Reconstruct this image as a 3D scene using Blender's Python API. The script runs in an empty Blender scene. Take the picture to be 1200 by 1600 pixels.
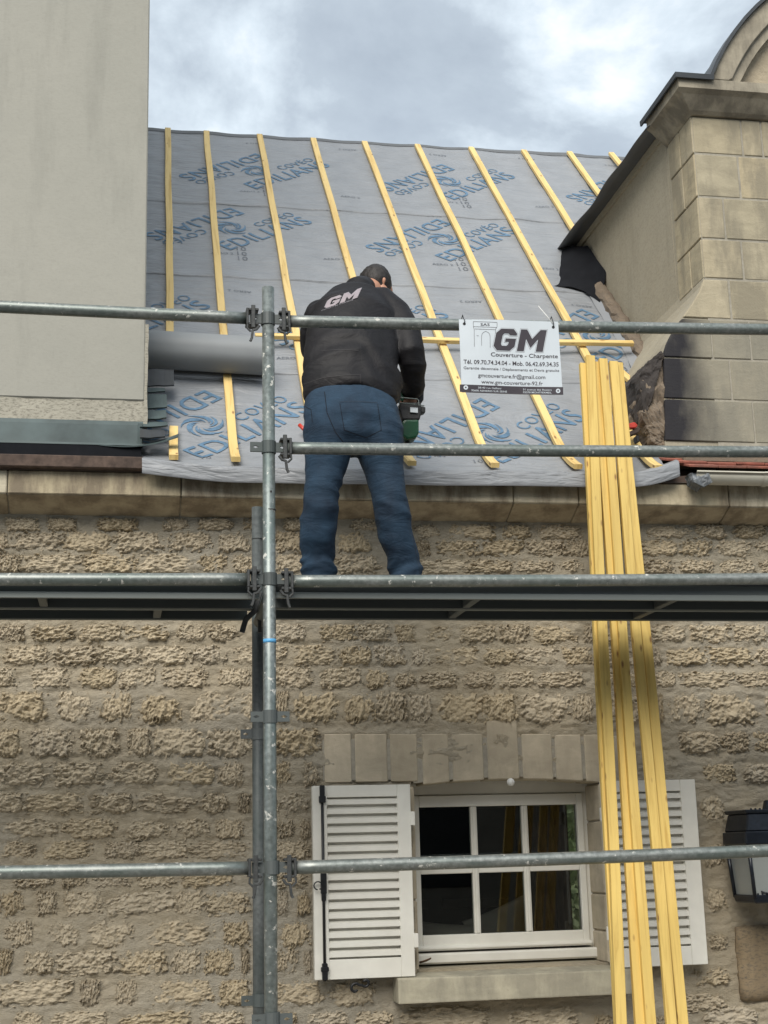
import bpy, bmesh, math, random
import numpy as np
from mathutils import Vector, Matrix, noise
from mathutils.bvhtree import BVHTree
random.seed(7)
S = bpy.context.scene
COL = S.collection
R_ = math.radians

# ------------------------------------------------------------------ camera
F = 2270.0
CAM = Vector((0, 0, 1.6))
vz = Vector((-250, -9600, F)).normalized()
vx = Vector((12500, 212, F)); vx = (vx - vx.dot(vz) * vz).normalized()
vy = vz.cross(vx)
if vy.z < 0: vy = -vy
RW = Matrix((vx, vy, vz))                      # camera axes (right, down, forward) to world
cam = bpy.data.objects.new('camera', bpy.data.cameras.new('camera')); COL.objects.link(cam)
r_, d_, f_ = RW @ Vector((1, 0, 0)), RW @ Vector((0, 1, 0)), RW @ Vector((0, 0, 1))
mw = Matrix((r_, -d_, -f_)).transposed().to_4x4(); mw.translation = CAM
cam.matrix_world = mw
cam.data.sensor_fit = 'VERTICAL'; cam.data.sensor_height = 36; cam.data.lens = 36 * F / 1600
cam.data.clip_end = 2000; cam.data.clip_start = 0.05
S.camera = cam
S.render.resolution_x = 768; S.render.resolution_y = 1024

# ------------------------------------------------------------------ sky and sun
SUN_EL, SUN_AZ = R_(42), R_(203)               # azimuth clockwise from +Y
W = bpy.data.worlds.new('World'); S.world = W; W.use_nodes = True
nt = W.node_tree; nt.nodes.clear()
def N(t, typ, **k):
    n = t.nodes.new(typ)
    for a, b in k.items():
        if a in n.inputs.keys() if hasattr(n.inputs, 'keys') else False: n.inputs[a].default_value = b
        else: setattr(n, a, b)
    return n
out = N(nt, 'ShaderNodeOutputWorld'); bg = N(nt, 'ShaderNodeBackground'); nt.links.new(bg.outputs[0], out.inputs[0])
sky = N(nt, 'ShaderNodeTexSky', sky_type='NISHITA', sun_disc=False, sun_elevation=SUN_EL, sun_rotation=SUN_AZ)
tc = N(nt, 'ShaderNodeTexCoord')
mp = N(nt, 'ShaderNodeMapping'); mp.inputs['Scale'].default_value = (1, 1, 1.5); mp.inputs['Location'].default_value = (0.35, 0.5, 0.15)
nt.links.new(tc.outputs['Generated'], mp.inputs[0])
n1 = N(nt, 'ShaderNodeTexNoise'); n1.inputs['Scale'].default_value = 5.5; n1.inputs['Detail'].default_value = 9; n1.inputs['Roughness'].default_value = .57
n1.inputs['Distortion'].default_value = .2
nt.links.new(mp.outputs[0], n1.inputs['Vector'])
cr = N(nt, 'ShaderNodeValToRGB')
e = cr.color_ramp.elements
e[0].position = .30; e[0].color = (.40, .46, .53, 1)
e[1].position = .68; e[1].color = (1.12, 1.14, 1.14, 1)
m = cr.color_ramp.elements.new(.45); m.color = (.50, .57, .64, 1)
m = cr.color_ramp.elements.new(.55); m.color = (.72, .81, .88, 1)
nt.links.new(n1.outputs[0], cr.inputs[0])
sc = N(nt, 'ShaderNodeMix', data_type='RGBA', blend_type='MULTIPLY'); sc.inputs[0].default_value = 1
nt.links.new(sky.outputs[0], sc.inputs[6]); sc.inputs[7].default_value = (.1, .1, .1, 1)
mx = N(nt, 'ShaderNodeMix', data_type='RGBA'); mx.inputs[0].default_value = .86
nt.links.new(sc.outputs[2], mx.inputs[6]); nt.links.new(cr.outputs[0], mx.inputs[7])
nt.links.new(mx.outputs[2], bg.inputs[0]); bg.inputs[1].default_value = .475
sun = bpy.data.objects.new('sun', bpy.data.lights.new('sun', 'SUN')); COL.objects.link(sun)
sun.data.energy = 1.5; sun.data.angle = R_(40); sun.data.color = (1, .94, .85)
sd = Vector((math.sin(SUN_AZ) * math.cos(SUN_EL), math.cos(SUN_AZ) * math.cos(SUN_EL), math.sin(SUN_EL)))
sun.rotation_euler = sd.to_track_quat('Z', 'Y').to_euler()
S.view_settings.view_transform = 'Standard'; S.view_settings.look = 'None'
S.view_settings.gamma = 1; S.view_settings.use_curve_mapping = False; S.view_settings.exposure = 1.36

# ------------------------------------------------------------------ photo geometry: pixels to points
def ray(u, v): return RW @ Vector((u - 600, v - 800, F))
def onY(u, v, Y): d = ray(u, v); return CAM + d * (Y / d.y)
def onX(u, v, X): d = ray(u, v); return CAM + d * (X / d.x)
def onZ(u, v, Z): d = ray(u, v); return CAM + d * ((Z - CAM.z) / d.z)
def onP(u, v, p, n):
    d = ray(u, v); return CAM + d * ((p - CAM).dot(n) / d.dot(n))

# ------------------------------------------------------------------ object helpers
ORG = {}
def org(p): return ORG.get(p.name, Vector((0, 0, 0))) if p else Vector((0, 0, 0))
def tag(o, label=None, cat=None, group=None, kind=None):
    if label: o['label'] = label
    if cat: o['category'] = cat
    if group: o['group'] = group
    if kind: o['kind'] = kind
    return o
def thing(name, loc, label, cat, group=None):
    o = bpy.data.objects.new(name, None); COL.objects.link(o); o.location = loc; o.empty_display_size = .1
    ORG[o.name] = Vector(loc); return tag(o, label, cat, group)
def put(name, me, mat, parent=None, loc=None, rot=None, scale=None):
    """link mesh me; without loc the mesh is in world coordinates and is shifted to its parent's origin"""
    o = bpy.data.objects.new(name, me); COL.objects.link(o)
    if mat and not me.materials: me.materials.append(mat)
    po = org(parent)
    if loc is None:
        me.transform(Matrix.Translation(-po)); ORG[o.name] = po.copy()
    else:
        o.location = Vector(loc) - po; ORG[o.name] = Vector(loc)
        if rot is not None: o.rotation_euler = rot
        if scale is not None: o.scale = scale
    if parent: o.parent = parent
    return o
def mesh(vs, fs, smooth=False, name='m'):
    me = bpy.data.meshes.new(name); me.from_pydata([tuple(v) for v in vs], [], fs); me.update()
    if smooth: me.polygons.foreach_set('use_smooth', [True] * len(me.polygons))
    return me
def join(*parts):
    vs, fs = [], []
    for v, f in parts:
        b = len(vs); vs += list(v); fs += [tuple(i + b for i in q) for q in f]
    return vs, fs
def fixn(me):
    bm = bmesh.new(); bm.from_mesh(me); bmesh.ops.recalc_face_normals(bm, faces=bm.faces); bm.to_mesh(me); bm.free(); return me
def bevel(me, w, seg=1, ang=30):
    bm = bmesh.new(); bm.from_mesh(me); bmesh.ops.recalc_face_normals(bm, faces=bm.faces)
    es = [e for e in bm.edges if len(e.link_faces) == 2 and e.calc_face_angle(0) > R_(ang)]
    bmesh.ops.bevel(bm, geom=es, offset=w, segments=seg, affect='EDGES', profile=.6)
    bm.to_mesh(me); bm.free(); return me
BF = [(0, 3, 2, 1), (4, 5, 6, 7), (0, 1, 5, 4), (1, 2, 6, 5), (2, 3, 7, 6), (3, 0, 4, 7)]
def boxd(a, b):
    x0, y0, z0 = a; x1, y1, z1 = b
    return [Vector(p) for p in ((x0, y0, z0), (x1, y0, z0), (x1, y1, z0), (x0, y1, z0), (x0, y0, z1), (x1, y0, z1), (x1, y1, z1), (x0, y1, z1))], list(BF)
def box(name, a, b, mat, parent=None, bv=0.003, seg=1):
    me = mesh(*boxd(a, b))
    if bv: bevel(me, bv, seg)
    return put(name, me, mat, parent)
def prism_xz(poly, y0, y1):
    """polygon in (x,z) extruded from y0 to y1"""
    n = len(poly)
    vs = [Vector((x, y0, z)) for x, z in poly] + [Vector((x, y1, z)) for x, z in poly]
    fs = [tuple(range(n)), tuple(range(2 * n - 1, n - 1, -1))] + [(i, i + n, (i + 1) % n + n, (i + 1) % n) for i in range(n)]
    return vs, fs
def prism_yz(poly, x0, x1):
    n = len(poly)
    vs = [Vector((x0, y, z)) for y, z in poly] + [Vector((x1, y, z)) for y, z in poly]
    fs = [tuple(range(n)), tuple(range(2 * n - 1, n - 1, -1))] + [(i, i + n, (i + 1) % n + n, (i + 1) % n) for i in range(n)]
    return vs, fs
def sweepd(path, prof, up=Vector((0, 0, 1)), caps=True, closed=True):
    """profile (a along side, b along up) carried along path; returns verts, faces, uvs per face corner"""
    P = [Vector(p) for p in path]; n = len(prof); vs = []; L = [0]
    for i in range(1, len(P)): L.append(L[-1] + (P[i] - P[i - 1]).length)
    for i, p in enumerate(P):
        t = (P[min(i + 1, len(P) - 1)] - P[max(i - 1, 0)]).normalized()
        u = up if not callable(up) else up(i)
        s = t.cross(u).normalized(); u2 = s.cross(t).normalized()
        for a, b in prof: vs.append(p + s * a + u2 * b)
    per = [0]
    for j in range(n): a = prof[j]; b = prof[(j + 1) % n]; per.append(per[-1] + math.hypot(a[0] - b[0], a[1] - b[1]))
    fs, uv = [], []
    for i in range(len(P) - 1):
        for j in range(n if closed else n - 1):
            k = (j + 1) % n
            fs.append((i * n + j, i * n + k, (i + 1) * n + k, (i + 1) * n + j))
            uv.append([(per[j], L[i]), (per[j + 1], L[i]), (per[j + 1], L[i + 1]), (per[j], L[i + 1])])
    if caps and closed:
        fs.append(tuple(range(n - 1, -1, -1))); uv.append([prof[j] for j in range(n - 1, -1, -1)])
        b = (len(P) - 1) * n
        fs.append(tuple(b + j for j in range(n))); uv.append([prof[j] for j in range(n)])
    return vs, fs, uv
def uvmesh(vs, fs, uv, smooth=False):
    me = mesh(vs, fs, smooth); l = me.uv_layers.new(name='UVMap'); k = 0
    for f in uv:
        for c in f: l.data[k].uv = c; k += 1
    return me
def circ(r, n=16, ry=None): return [(r * math.cos(2 * math.pi * i / n), (ry or r) * math.sin(2 * math.pi * i / n)) for i in range(n)]
def rect(w, t, b=0.003):
    a, c = w / 2, t / 2
    return [(-a + b, -c), (a - b, -c), (a, -c + b), (a, c - b), (a - b, c), (-a + b, c), (-a, c - b), (-a, -c + b)]
def tube(name, path, r, mat, parent=None, n=16, up=Vector((0, 0, 1)), smooth=True):
    d = (Vector(path[-1]) - Vector(path[0])).normalized()
    if not callable(up) and abs(d.dot(up)) > .9: up = Vector((0, 1, 0))
    me = uvmesh(*sweepd(path, circ(r, n), up), smooth=smooth)
    for p in me.polygons:
        if len(p.vertices) > 4: p.use_smooth = False
    return put(name, me, mat, parent)
def beam(name, path, w, t, mat, parent=None, up=Vector((0, 0, 1)), b=.003):
    return put(name, uvmesh(*sweepd(path, rect(w, t, b), up)), mat, parent)
def fbm(p, o=4, h=1.0): return noise.fractal(p, h, 2.1, o)

# ------------------------------------------------------------------ materials
def newmat(name):
    m = bpy.data.materials.new(name); m.use_nodes = True; t = m.node_tree; t.nodes.clear()
    o = t.nodes.new('ShaderNodeOutputMaterial'); b = t.nodes.new('ShaderNodeBsdfPrincipled'); t.links.new(b.outputs[0], o.inputs[0])
    return m, t, b
def vec(t, src, scale=(1, 1, 1), rnd=True):
    if src == 'UV': v = t.nodes.new('ShaderNodeUVMap').outputs[0]
    elif src == 'POS': v = t.nodes.new('ShaderNodeNewGeometry').outputs['Position']
    else: v = t.nodes.new('ShaderNodeTexCoord').outputs['Object']
    mp = t.nodes.new('ShaderNodeMapping'); t.links.new(v, mp.inputs[0]); mp.inputs['Scale'].default_value = scale
    if rnd:
        oi = t.nodes.new('ShaderNodeObjectInfo'); c = t.nodes.new('ShaderNodeCombineXYZ')
        mm = t.nodes.new('ShaderNodeMath'); mm.operation = 'MULTIPLY'; mm.inputs[1].default_value = 37
        t.links.new(oi.outputs['Random'], mm.inputs[0])
        for i in range(3): t.links.new(mm.outputs[0], c.inputs[i])
        t.links.new(c.outputs[0], mp.inputs['Location'])
    return mp.outputs[0]
def tnoise(t, v, scale, detail=5, rough=.55, dist=0):
    n = t.nodes.new('ShaderNodeTexNoise'); n.inputs['Scale'].default_value = scale; n.inputs['Detail'].default_value = detail
    n.inputs['Roughness'].default_value = rough; n.inputs['Distortion'].default_value = dist; t.links.new(v, n.inputs['Vector']); return n.outputs[0]
def ramp(t, fac, stops):
    r = t.nodes.new('ShaderNodeValToRGB'); e = r.color_ramp.elements
    while len(e) < len(stops): e.new(.5)
    for i, (p, c) in enumerate(stops):
        e[i].position = p; e[i].color = (*c, 1) if isinstance(c, tuple) else (c, c, c, 1)
    t.links.new(fac, r.inputs[0]); return r.outputs[0]
def mixc(t, fac, a, b, mode='MIX'):
    m = t.nodes.new('ShaderNodeMix'); m.data_type = 'RGBA'; m.blend_type = mode
    for i, x in ((0, fac), (6, a), (7, b)):
        if isinstance(x, tuple): m.inputs[i].default_value = (*x, 1)
        elif isinstance(x, (int, float)): m.inputs[i].default_value = x if i == 0 else (x, x, x, 1)
        else: t.links.new(x, m.inputs[i])
    return m.outputs[2]
def bump(t, b, h, strength=.5, dist=.01, prev=None):
    n = t.nodes.new('ShaderNodeBump'); n.inputs['Strength'].default_value = strength; n.inputs['Distance'].default_value = dist
    t.links.new(h, n.inputs['Height'])
    if prev: t.links.new(prev, n.inputs['Normal'])
    t.links.new(n.outputs[0], b.inputs['Normal']); return n.outputs[0]
def plain(name, col, rough=.6, metal=0, var=.12, scale=30, bmp=.15, src='POS', dark=None, spec=.5):
    m, t, b = newmat(name); v = vec(t, src, rnd=False)
    n = tnoise(t, v, scale, 5); n2 = tnoise(t, v, scale * .17, 4)
    c1 = tuple(x * (1 - var) for x in col); c2 = tuple(min(1, x * (1 + var)) for x in col)
    c = ramp(t, n, [(.3, c1), (.7, c2)])
    c = mixc(t, ramp(t, n2, [(.45, 0), (.7, .6)]), c, dark or tuple(x * (1 - 2 * var) for x in col))
    t.links.new(c, b.inputs['Base Color']); b.inputs['Roughness'].default_value = rough; b.inputs['Metallic'].default_value = metal
    b.inputs['Specular IOR Level'].default_value = spec
    if bmp: bump(t, b, n, bmp, .004)
    return m
def wood(name, base, dark, knot, src='UV', rough=.6, grain=1):
    m, t, b = newmat(name)
    v = vec(t, src, (28, 1.6, 28)); n = tnoise(t, v, 1.5, 5, .6, .6)
    c = ramp(t, n, [(.3, dark), (.48, base), (.75, tuple(min(1, x * 1.12) for x in base))])
    v3 = vec(t, src, (3, 1, 3)); c = mixc(t, ramp(t, tnoise(t, v3, .9, 3), [(.4, 0), (.7, .35)]), c, dark)
    v2 = vec(t, src, (21, 7.5, 21)); vo = t.nodes.new('ShaderNodeTexVoronoi'); vo.inputs['Scale'].default_value = 1; t.links.new(v2, vo.inputs['Vector'])
    k = ramp(t, vo.outputs['Distance'], [(.06, 1), (.17, 0)])
    vc = t.nodes.new('ShaderNodeSeparateColor'); t.links.new(vo.outputs['Color'], vc.inputs[0])
    g = ramp(t, vc.outputs[0], [(.38, 0), (.41, 1)])
    kk = mixc(t, 1, k, g, 'MULTIPLY'); c = mixc(t, kk, c, knot)
    t.links.new(c, b.inputs['Base Color']); b.inputs['Roughness'].default_value = rough
    bump(t, b, n, .25 * grain, .002); return m
def galv(name, base=(.20, .225, .22), rough=.42, splash=.60, seed=0, src='UV', metal=.55):
    m, t, b = newmat(name); v = vec(t, src, (1, 1, 1)); v2 = vec(t, src, (1, .35, 1))
    n = tnoise(t, v, 60, 5, .6); n2 = tnoise(t, v2, 9, 4, .6)
    c = ramp(t, n, [(.3, tuple(x * .75 for x in base)), (.7, tuple(x * 1.35 for x in base))])
    c = mixc(t, ramp(t, n2, [(.42, 0), (.6, .6)]), c, (base[0] * .5, base[1] * .62, base[2] * .6))
    n3 = tnoise(t, v, 26, 5, .7); s = ramp(t, n3, [(splash, 0), (splash + .035, 1)])
    c = mixc(t, s, c, (.52, .52, .48)); t.links.new(c, b.inputs['Base Color'])
    r = ramp(t, n, [(.2, rough * .8), (.8, rough * 1.3)]); t.links.new(r, b.inputs['Roughness'])
    mt = ramp(t, s, [(0, metal), (1, 0.0)]); t.links.new(mt, b.inputs['Metallic'])
    bump(t, b, n, .12, .002); return m

M = {}
M['galv'] = galv('galvanised_steel')
M['galv_rail'] = galv('weathered_galvanised_rail', (.225, .24, .228), .4, .62)
M['galv_dark'] = galv('dull_galvanised_steel', (.105, .115, .115), .55, .74, metal=.3)
M['cast'] = plain('cast_steel', (.06, .063, .063), .55, .4, .25, 90, .2)
M['deck'] = plain('deck_underside_steel', (.045, .05, .058), .6, .2, .25, 12, .1, dark=(.075, .07, .06))
M['timber'] = wood('yellow_treated_timber', (.66, .475, .14), (.50, .32, .075), (.26, .13, .04))
M['batten'] = wood('new_pine_batten', (.74, .55, .23), (.55, .36, .11), (.24, .12, .045))
M['oldwood'] = plain('old_brown_board', (.085, .058, .045), .85, 0, .45, 26, .6, dark=(.035, .024, .02))
M['paint'] = plain('old_white_paint', (.70, .69, .63), .5, 0, .05, 14, .08, dark=(.58, .56, .50))
M['paintslat'] = plain('greyed_white_paint', (.66, .64, .59), .55, 0, .05, 14, .08)
M['iron'] = plain('black_iron', (.012, .013, .015), .38, .2, .3, 60, .1)
M['lantern'] = plain('black_lacquered_metal', (.012, .016, .024), .3, .3, .3, 60, .1)
M['zinc'] = plain('patinated_zinc', (.055, .078, .08), .6, .2, .3, 9, .05, dark=(.10, .13, .13))
M['zincdark'] = plain('dark_zinc', (.055, .06, .065), .45, .35, .2, 14, .1)
M['darkfelt'] = plain('dark_underlay_back', (.05, .052, .058), .7, 0, .15, 8, .15)
M['rollgrey'] = plain('rolled_grey_underlay', (.22, .235, .245), .6, 0, .06, 6, .06)
M['sheet'] = plain('slate_grey_membrane', (.12, .125, .13), .6, 0, .12, 7, .1)
M['white'] = plain('white_plastic', (.75, .75, .72), .4, 0, .03)
M['black'] = plain('black_rubber', (.012, .012, .013), .5, 0, .2)
M['shadeblack'] = plain('painted_shade_black', (.014, .015, .018), 1, 0, .2, 8, .1, spec=.1)  # painted shade for the eaves gap and the cavity under the dormer sheet
M['red'] = plain('red_plastic', (.55, .05, .03), .4, 0, .1)
M['blue'] = plain('blue_tape', (.10, .35, .62), .5, 0, .2, 120)
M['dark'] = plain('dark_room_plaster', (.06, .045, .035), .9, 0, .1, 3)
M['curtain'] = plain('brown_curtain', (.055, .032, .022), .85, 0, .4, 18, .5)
M['asphalt'] = plain('asphalt', (.05, .05, .05), .85, 0, .2, 80, .4)
M['paving'] = plain('paving_stone', (.28, .26, .23), .8, 0, .15, 20, .3)
M['tile'] = plain('old_red_roof_tile', (.28, .095, .065), .8, 0, .35, 22, .4, dark=(.10, .06, .05))
M['slate'] = plain('weathered_roof_boards', (.09, .07, .055), .8, 0, .25, 12, .3)
M['skin'] = plain('skin', (.50, .26, .17), .5, 0, .06, 60, .05)
M['hair'] = plain('short_dark_hair', (.016, .012, .010), .55, 0, .4, 220, .6)
M['cream'] = plain('cream_painted_gutter', (.55, .53, .45), .45, 0, .06, 8, .05, dark=(.36, .34, .28))
M['green'] = plain('dark_green_plastic', (.008, .065, .028), .3, 0, .15, 40, .05)
M['signwhite'] = plain('sign_panel_white', (.56, .61, .65), .45, 0, .03, 9, .02, dark=(.47, .52, .56))
M['signink'] = plain('sign_dark_ink', (.035, .028, .036), .5, 0, .08)
M['signgrey'] = plain('sign_grey_ink', (.25, .24, .26), .5, 0, .05)
M['printblue'] = plain('membrane_blue_ink', (.10, .185, .285), .6, 0, .25, 60, 0)
M['printgrey'] = plain('membrane_grey_ink', (.14, .155, .18), .6, 0, .25, 60, 0)
M['leaf'] = plain('hedge_leaf', (.08, .115, .04), .6, 0, .5, 5, 0, dark=(.15, .15, .09))
M['dryleaf'] = plain('dry_leaf', (.14, .08, .045), .8, 0, .3, 60)
M['logo'] = plain('white_jacket_print', (.30, .26, .28), .6, 0, .1, 40, 0)
M['cushion'] = plain('pale_cushion', (.22, .19, .17), .9, 0, .1, 9, .3)
M['shoe'] = plain('dark_work_boot', (.03, .026, .022), .6, 0, .2)

def membrane_mat():
    m, t, b = newmat('grey_breathable_underlay'); v = vec(t, 'UV', (1, 1, 1), False)
    n = tnoise(t, v, 7, 4); fib = tnoise(t, vec(t, 'UV', (30, 90, 1), False), 2.5, 3)
    c = ramp(t, n, [(.3, (.235, .248, .266)), (.7, (.275, .288, .306))])
    c = mixc(t, .10, c, fib, 'OVERLAY')
    sp = ramp(t, tnoise(t, v, 38, 3), [(.70, 0), (.75, .5)]); c = mixc(t, sp, c, (.22, .23, .24))
    t.links.new(c, b.inputs['Base Color']); b.inputs['Roughness'].default_value = .42
    w1 = tnoise(t, vec(t, 'UV', (5, 34, 1), False), 1, 4, .55, .8); w2 = tnoise(t, vec(t, 'UV', (2.2, 7, 1), False), 1, 3, .5, 1.2)
    p = bump(t, b, w2, .8, .035); bump(t, b, w1, .8, .012, p); return m
M['membrane'] = membrane_mat()

def mortar_mat():
    m, t, b = newmat('buttered_lime_mortar'); v = vec(t, 'POS', (1, 1, 1), False)
    big = tnoise(t, v, 1.3, 4, .6); mid = tnoise(t, v, 9, 5, .6); fine = tnoise(t, vec(t, 'POS', (1, 1, 2.2), False), 75, 6, .7, .9)
    c = ramp(t, mid, [(.3, (.43, .365, .26)), (.5, (.475, .41, .30)), (.7, (.505, .44, .33))])
    c = mixc(t, ramp(t, big, [(.45, 0), (.62, .7)]), c, (.42, .39, .325))
    # greyer zone at the top of the wall, just under the cornice
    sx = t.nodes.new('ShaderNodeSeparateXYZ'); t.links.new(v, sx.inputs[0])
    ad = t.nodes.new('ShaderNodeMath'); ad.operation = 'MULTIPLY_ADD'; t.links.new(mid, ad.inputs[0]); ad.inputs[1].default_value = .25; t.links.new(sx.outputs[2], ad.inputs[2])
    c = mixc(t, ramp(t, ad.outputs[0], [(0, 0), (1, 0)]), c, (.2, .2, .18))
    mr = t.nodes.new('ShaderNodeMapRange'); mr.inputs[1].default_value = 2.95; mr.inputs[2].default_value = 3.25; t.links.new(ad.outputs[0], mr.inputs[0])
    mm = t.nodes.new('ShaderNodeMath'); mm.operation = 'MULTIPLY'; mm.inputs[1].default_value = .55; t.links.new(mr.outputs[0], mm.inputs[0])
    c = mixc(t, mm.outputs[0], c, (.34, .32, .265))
    c = mixc(t, ramp(t, fine, [(.28, .5), (.40, 0)]), c, (.22, .18, .13))
    t.links.new(c, b.inputs['Base Color']); b.inputs['Roughness'].default_value = .92
    p = bump(t, b, mid, .5, .02); bump(t, b, fine, 1.0, .014, p); return m
M['mortar'] = mortar_mat()
def rubble_mat():
    m, t, b = newmat('rough_limestone'); v = vec(t, 'POS', (1, 1, 1.6), False)
    oi = t.nodes.new('ShaderNodeObjectInfo')
    mid = tnoise(t, v, 14, 5, .65); fine = tnoise(t, v, 58, 6, .72, 1.4)
    c = ramp(t, oi.outputs['Random'], [(.0, (.49, .42, .305)), (.3, (.51, .44, .325)), (.5, (.48, .41, .30)), (.68, (.49, .41, .28)), (.80, (.45, .375, .255)), (.92, (.50, .44, .34)), (1, (.41, .345, .245))])
    c = mixc(t, .3, c, ramp(t, mid, [(.3, .3), (.7, .75)]), 'OVERLAY')
    c = mixc(t, ramp(t, fine, [(.26, .5), (.35, 0)]), c, (.30, .25, .18))
    t.links.new(c, b.inputs['Base Color']); b.inputs['Roughness'].default_value = .95
    p = bump(t, b, mid, .5, .015); bump(t, b, fine, .8, .009, p); return m
M['rubble'] = rubble_mat()
def ashlar_mat(name, cols, stain=(.17, .15, .12), stainamt=.5, bmp=.35):
    m, t, b = newmat(name); v = vec(t, 'POS', (1, 1, 1), False); oi = t.nodes.new('ShaderNodeObjectInfo')
    k = len(cols); c = ramp(t, oi.outputs['Random'], [(i / (k - 1), cc) for i, cc in enumerate(cols)])
    mid = tnoise(t, vec(t, 'POS', (1, 1, 2), True), 8, 5, .6, .5); fine = tnoise(t, v, 90, 5, .65)
    c = mixc(t, .45, c, ramp(t, mid, [(.25, .3), (.75, .72)]), 'OVERLAY')
    st = tnoise(t, vec(t, 'POS', (3, 3, .9), False), 2.4, 5, .65)
    c = mixc(t, ramp(t, st, [(.42, 0), (.60, stainamt)]), c, stain)
    c = mixc(t, ramp(t, fine, [(.27, .5), (.38, 0)]), c, stain)
    t.links.new(c, b.inputs['Base Color']); b.inputs['Roughness'].default_value = .9
    p = bump(t, b, mid, bmp * .6, .012); bump(t, b, fine, bmp, .003, p); return m
M['ashlar'] = ashlar_mat('dressed_tan_limestone', [(.37, .32, .22), (.42, .365, .26), (.35, .31, .22), (.42, .355, .235), (.385, .34, .245)], (.23, .205, .15), .8, .5)
M['ashjoint'] = plain('grey_joint_mortar', (.33, .305, .25), .95, 0, .15, 50, .4)
M['lintel'] = ashlar_mat('lintel_limestone', [(.46, .40, .30), (.42, .365, .27), (.48, .42, .32)], (.30, .255, .19), .45)
M['cornice'] = ashlar_mat('cornice_limestone', [(.42, .35, .24), (.37, .31, .21), (.46, .37, .21), (.40, .345, .255)], (.19, .15, .10), .85, .5)
M['cornicetop'] = ashlar_mat('lichened_limestone', [(.47, .42, .31), (.53, .48, .37), (.44, .375, .25)], (.19, .155, .11), .9, .6)
M['sill'] = ashlar_mat('window_sill_stone', [(.40, .37, .28), (.42, .39, .30)], (.17, .16, .13), .5)
M['block'] = None
M['dormcornice'] = ashlar_mat('grimy_cornice_limestone', [(.31, .275, .21), (.34, .305, .235), (.29, .26, .20)], (.13, .115, .09), .7)
def stained_ashlar():
    m = M['ashlar'].copy(); m.name = 'soot_stained_limestone'; t = m.node_tree; b = [n for n in t.nodes if n.type == 'BSDF_PRINCIPLED'][0]
    src = b.inputs['Base Color'].links[0].from_socket
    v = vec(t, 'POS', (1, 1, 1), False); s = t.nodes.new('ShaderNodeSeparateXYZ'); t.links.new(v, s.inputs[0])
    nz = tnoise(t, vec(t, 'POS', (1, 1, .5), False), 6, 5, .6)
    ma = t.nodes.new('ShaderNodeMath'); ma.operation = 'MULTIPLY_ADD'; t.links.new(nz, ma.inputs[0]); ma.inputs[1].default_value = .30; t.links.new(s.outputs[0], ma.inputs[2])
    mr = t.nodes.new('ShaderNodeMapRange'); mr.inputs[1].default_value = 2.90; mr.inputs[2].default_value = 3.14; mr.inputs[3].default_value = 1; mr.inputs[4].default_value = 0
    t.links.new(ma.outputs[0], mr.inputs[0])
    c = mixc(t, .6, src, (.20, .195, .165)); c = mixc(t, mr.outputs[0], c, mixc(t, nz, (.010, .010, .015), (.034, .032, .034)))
    t.links.new(c, b.inputs['Base Color']); return m
M['stained'] = stained_ashlar()
def render_mat(name, a, bcol, speck=0, stainamt=.4):
    m, t, b = newmat(name); v = vec(t, 'POS', (1, 1, 1), False)
    big = tnoise(t, v, 1.1, 5, .6); fine = tnoise(t, v, 130, 4, .6)
    c = ramp(t, big, [(.3, a), (.7, bcol)])
    if speck: c = mixc(t, ramp(t, tnoise(t, vec(t, 'POS', (1, 1, 2.5), False), 48, 5, .7), [(.36, speck), (.52, 0)]), c, (.10, .09, .075))
    st = tnoise(t, vec(t, 'POS', (6, 6, 1), False), 1, 5, .7); c = mixc(t, ramp(t, st, [(.52, 0), (.75, stainamt)]), c, tuple(x * .7 for x in a))
    t.links.new(c, b.inputs['Base Color']); b.inputs['Roughness'].default_value = .92
    mid = tnoise(t, v, 12, 5, .55); p = bump(t, b, mid, .2 + speck * .5, .01); bump(t, b, fine, .25, .002, p); return m
M['render'] = render_mat('smooth_grey_render', (.33, .325, .285), (.37, .36, .315), .08, .45)
M['renderrough'] = render_mat('rough_base_render', (.37, .35, .29), (.41, .39, .32), .7)
M['cheek'] = render_mat('dormer_cheek_plaster', (.34, .305, .23), (.39, .355, .275), .25, .7)
M['block'] = render_mat('brown_pitted_block', (.22, .165, .10), (.30, .235, .15), .85, .6)
def denim():
    m, t, b = newmat('dark_blue_denim'); v = vec(t, 'POS', (1, 1, 1), False)
    n = tnoise(t, v, 9, 4); f = tnoise(t, v, 260, 3)
    c = ramp(t, n, [(.3, (.008, .022, .044)), (.7, (.019, .050, .090))]); c = mixc(t, .2, c, f, 'OVERLAY')
    t.links.new(c, b.inputs['Base Color']); b.inputs['Roughness'].default_value = .85
    w = tnoise(t, vec(t, 'POS', (5, 5, 14), False), 1.3, 4, .6, 1.5); p = bump(t, b, w, .28, .03); bump(t, b, f, .2, .001, p); return m
M['denim'] = denim()
def jacketm():
    m, t, b = newmat('black_softshell'); v = vec(t, 'POS', (1, 1, 1), False); n = tnoise(t, v, 7, 4)
    c = ramp(t, n, [(.3, (.0035, .003, .0042)), (.7, (.0065, .0055, .0075))]); t.links.new(c, b.inputs['Base Color']); b.inputs['Roughness'].default_value = .62
    b.inputs['Specular IOR Level'].default_value = .35
    w = tnoise(t, vec(t, 'POS', (6, 6, 9), False), 1.2, 4, .55, 1.8); bump(t, b, w, .22, .03); return m
M['jacket'] = jacketm()
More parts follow.
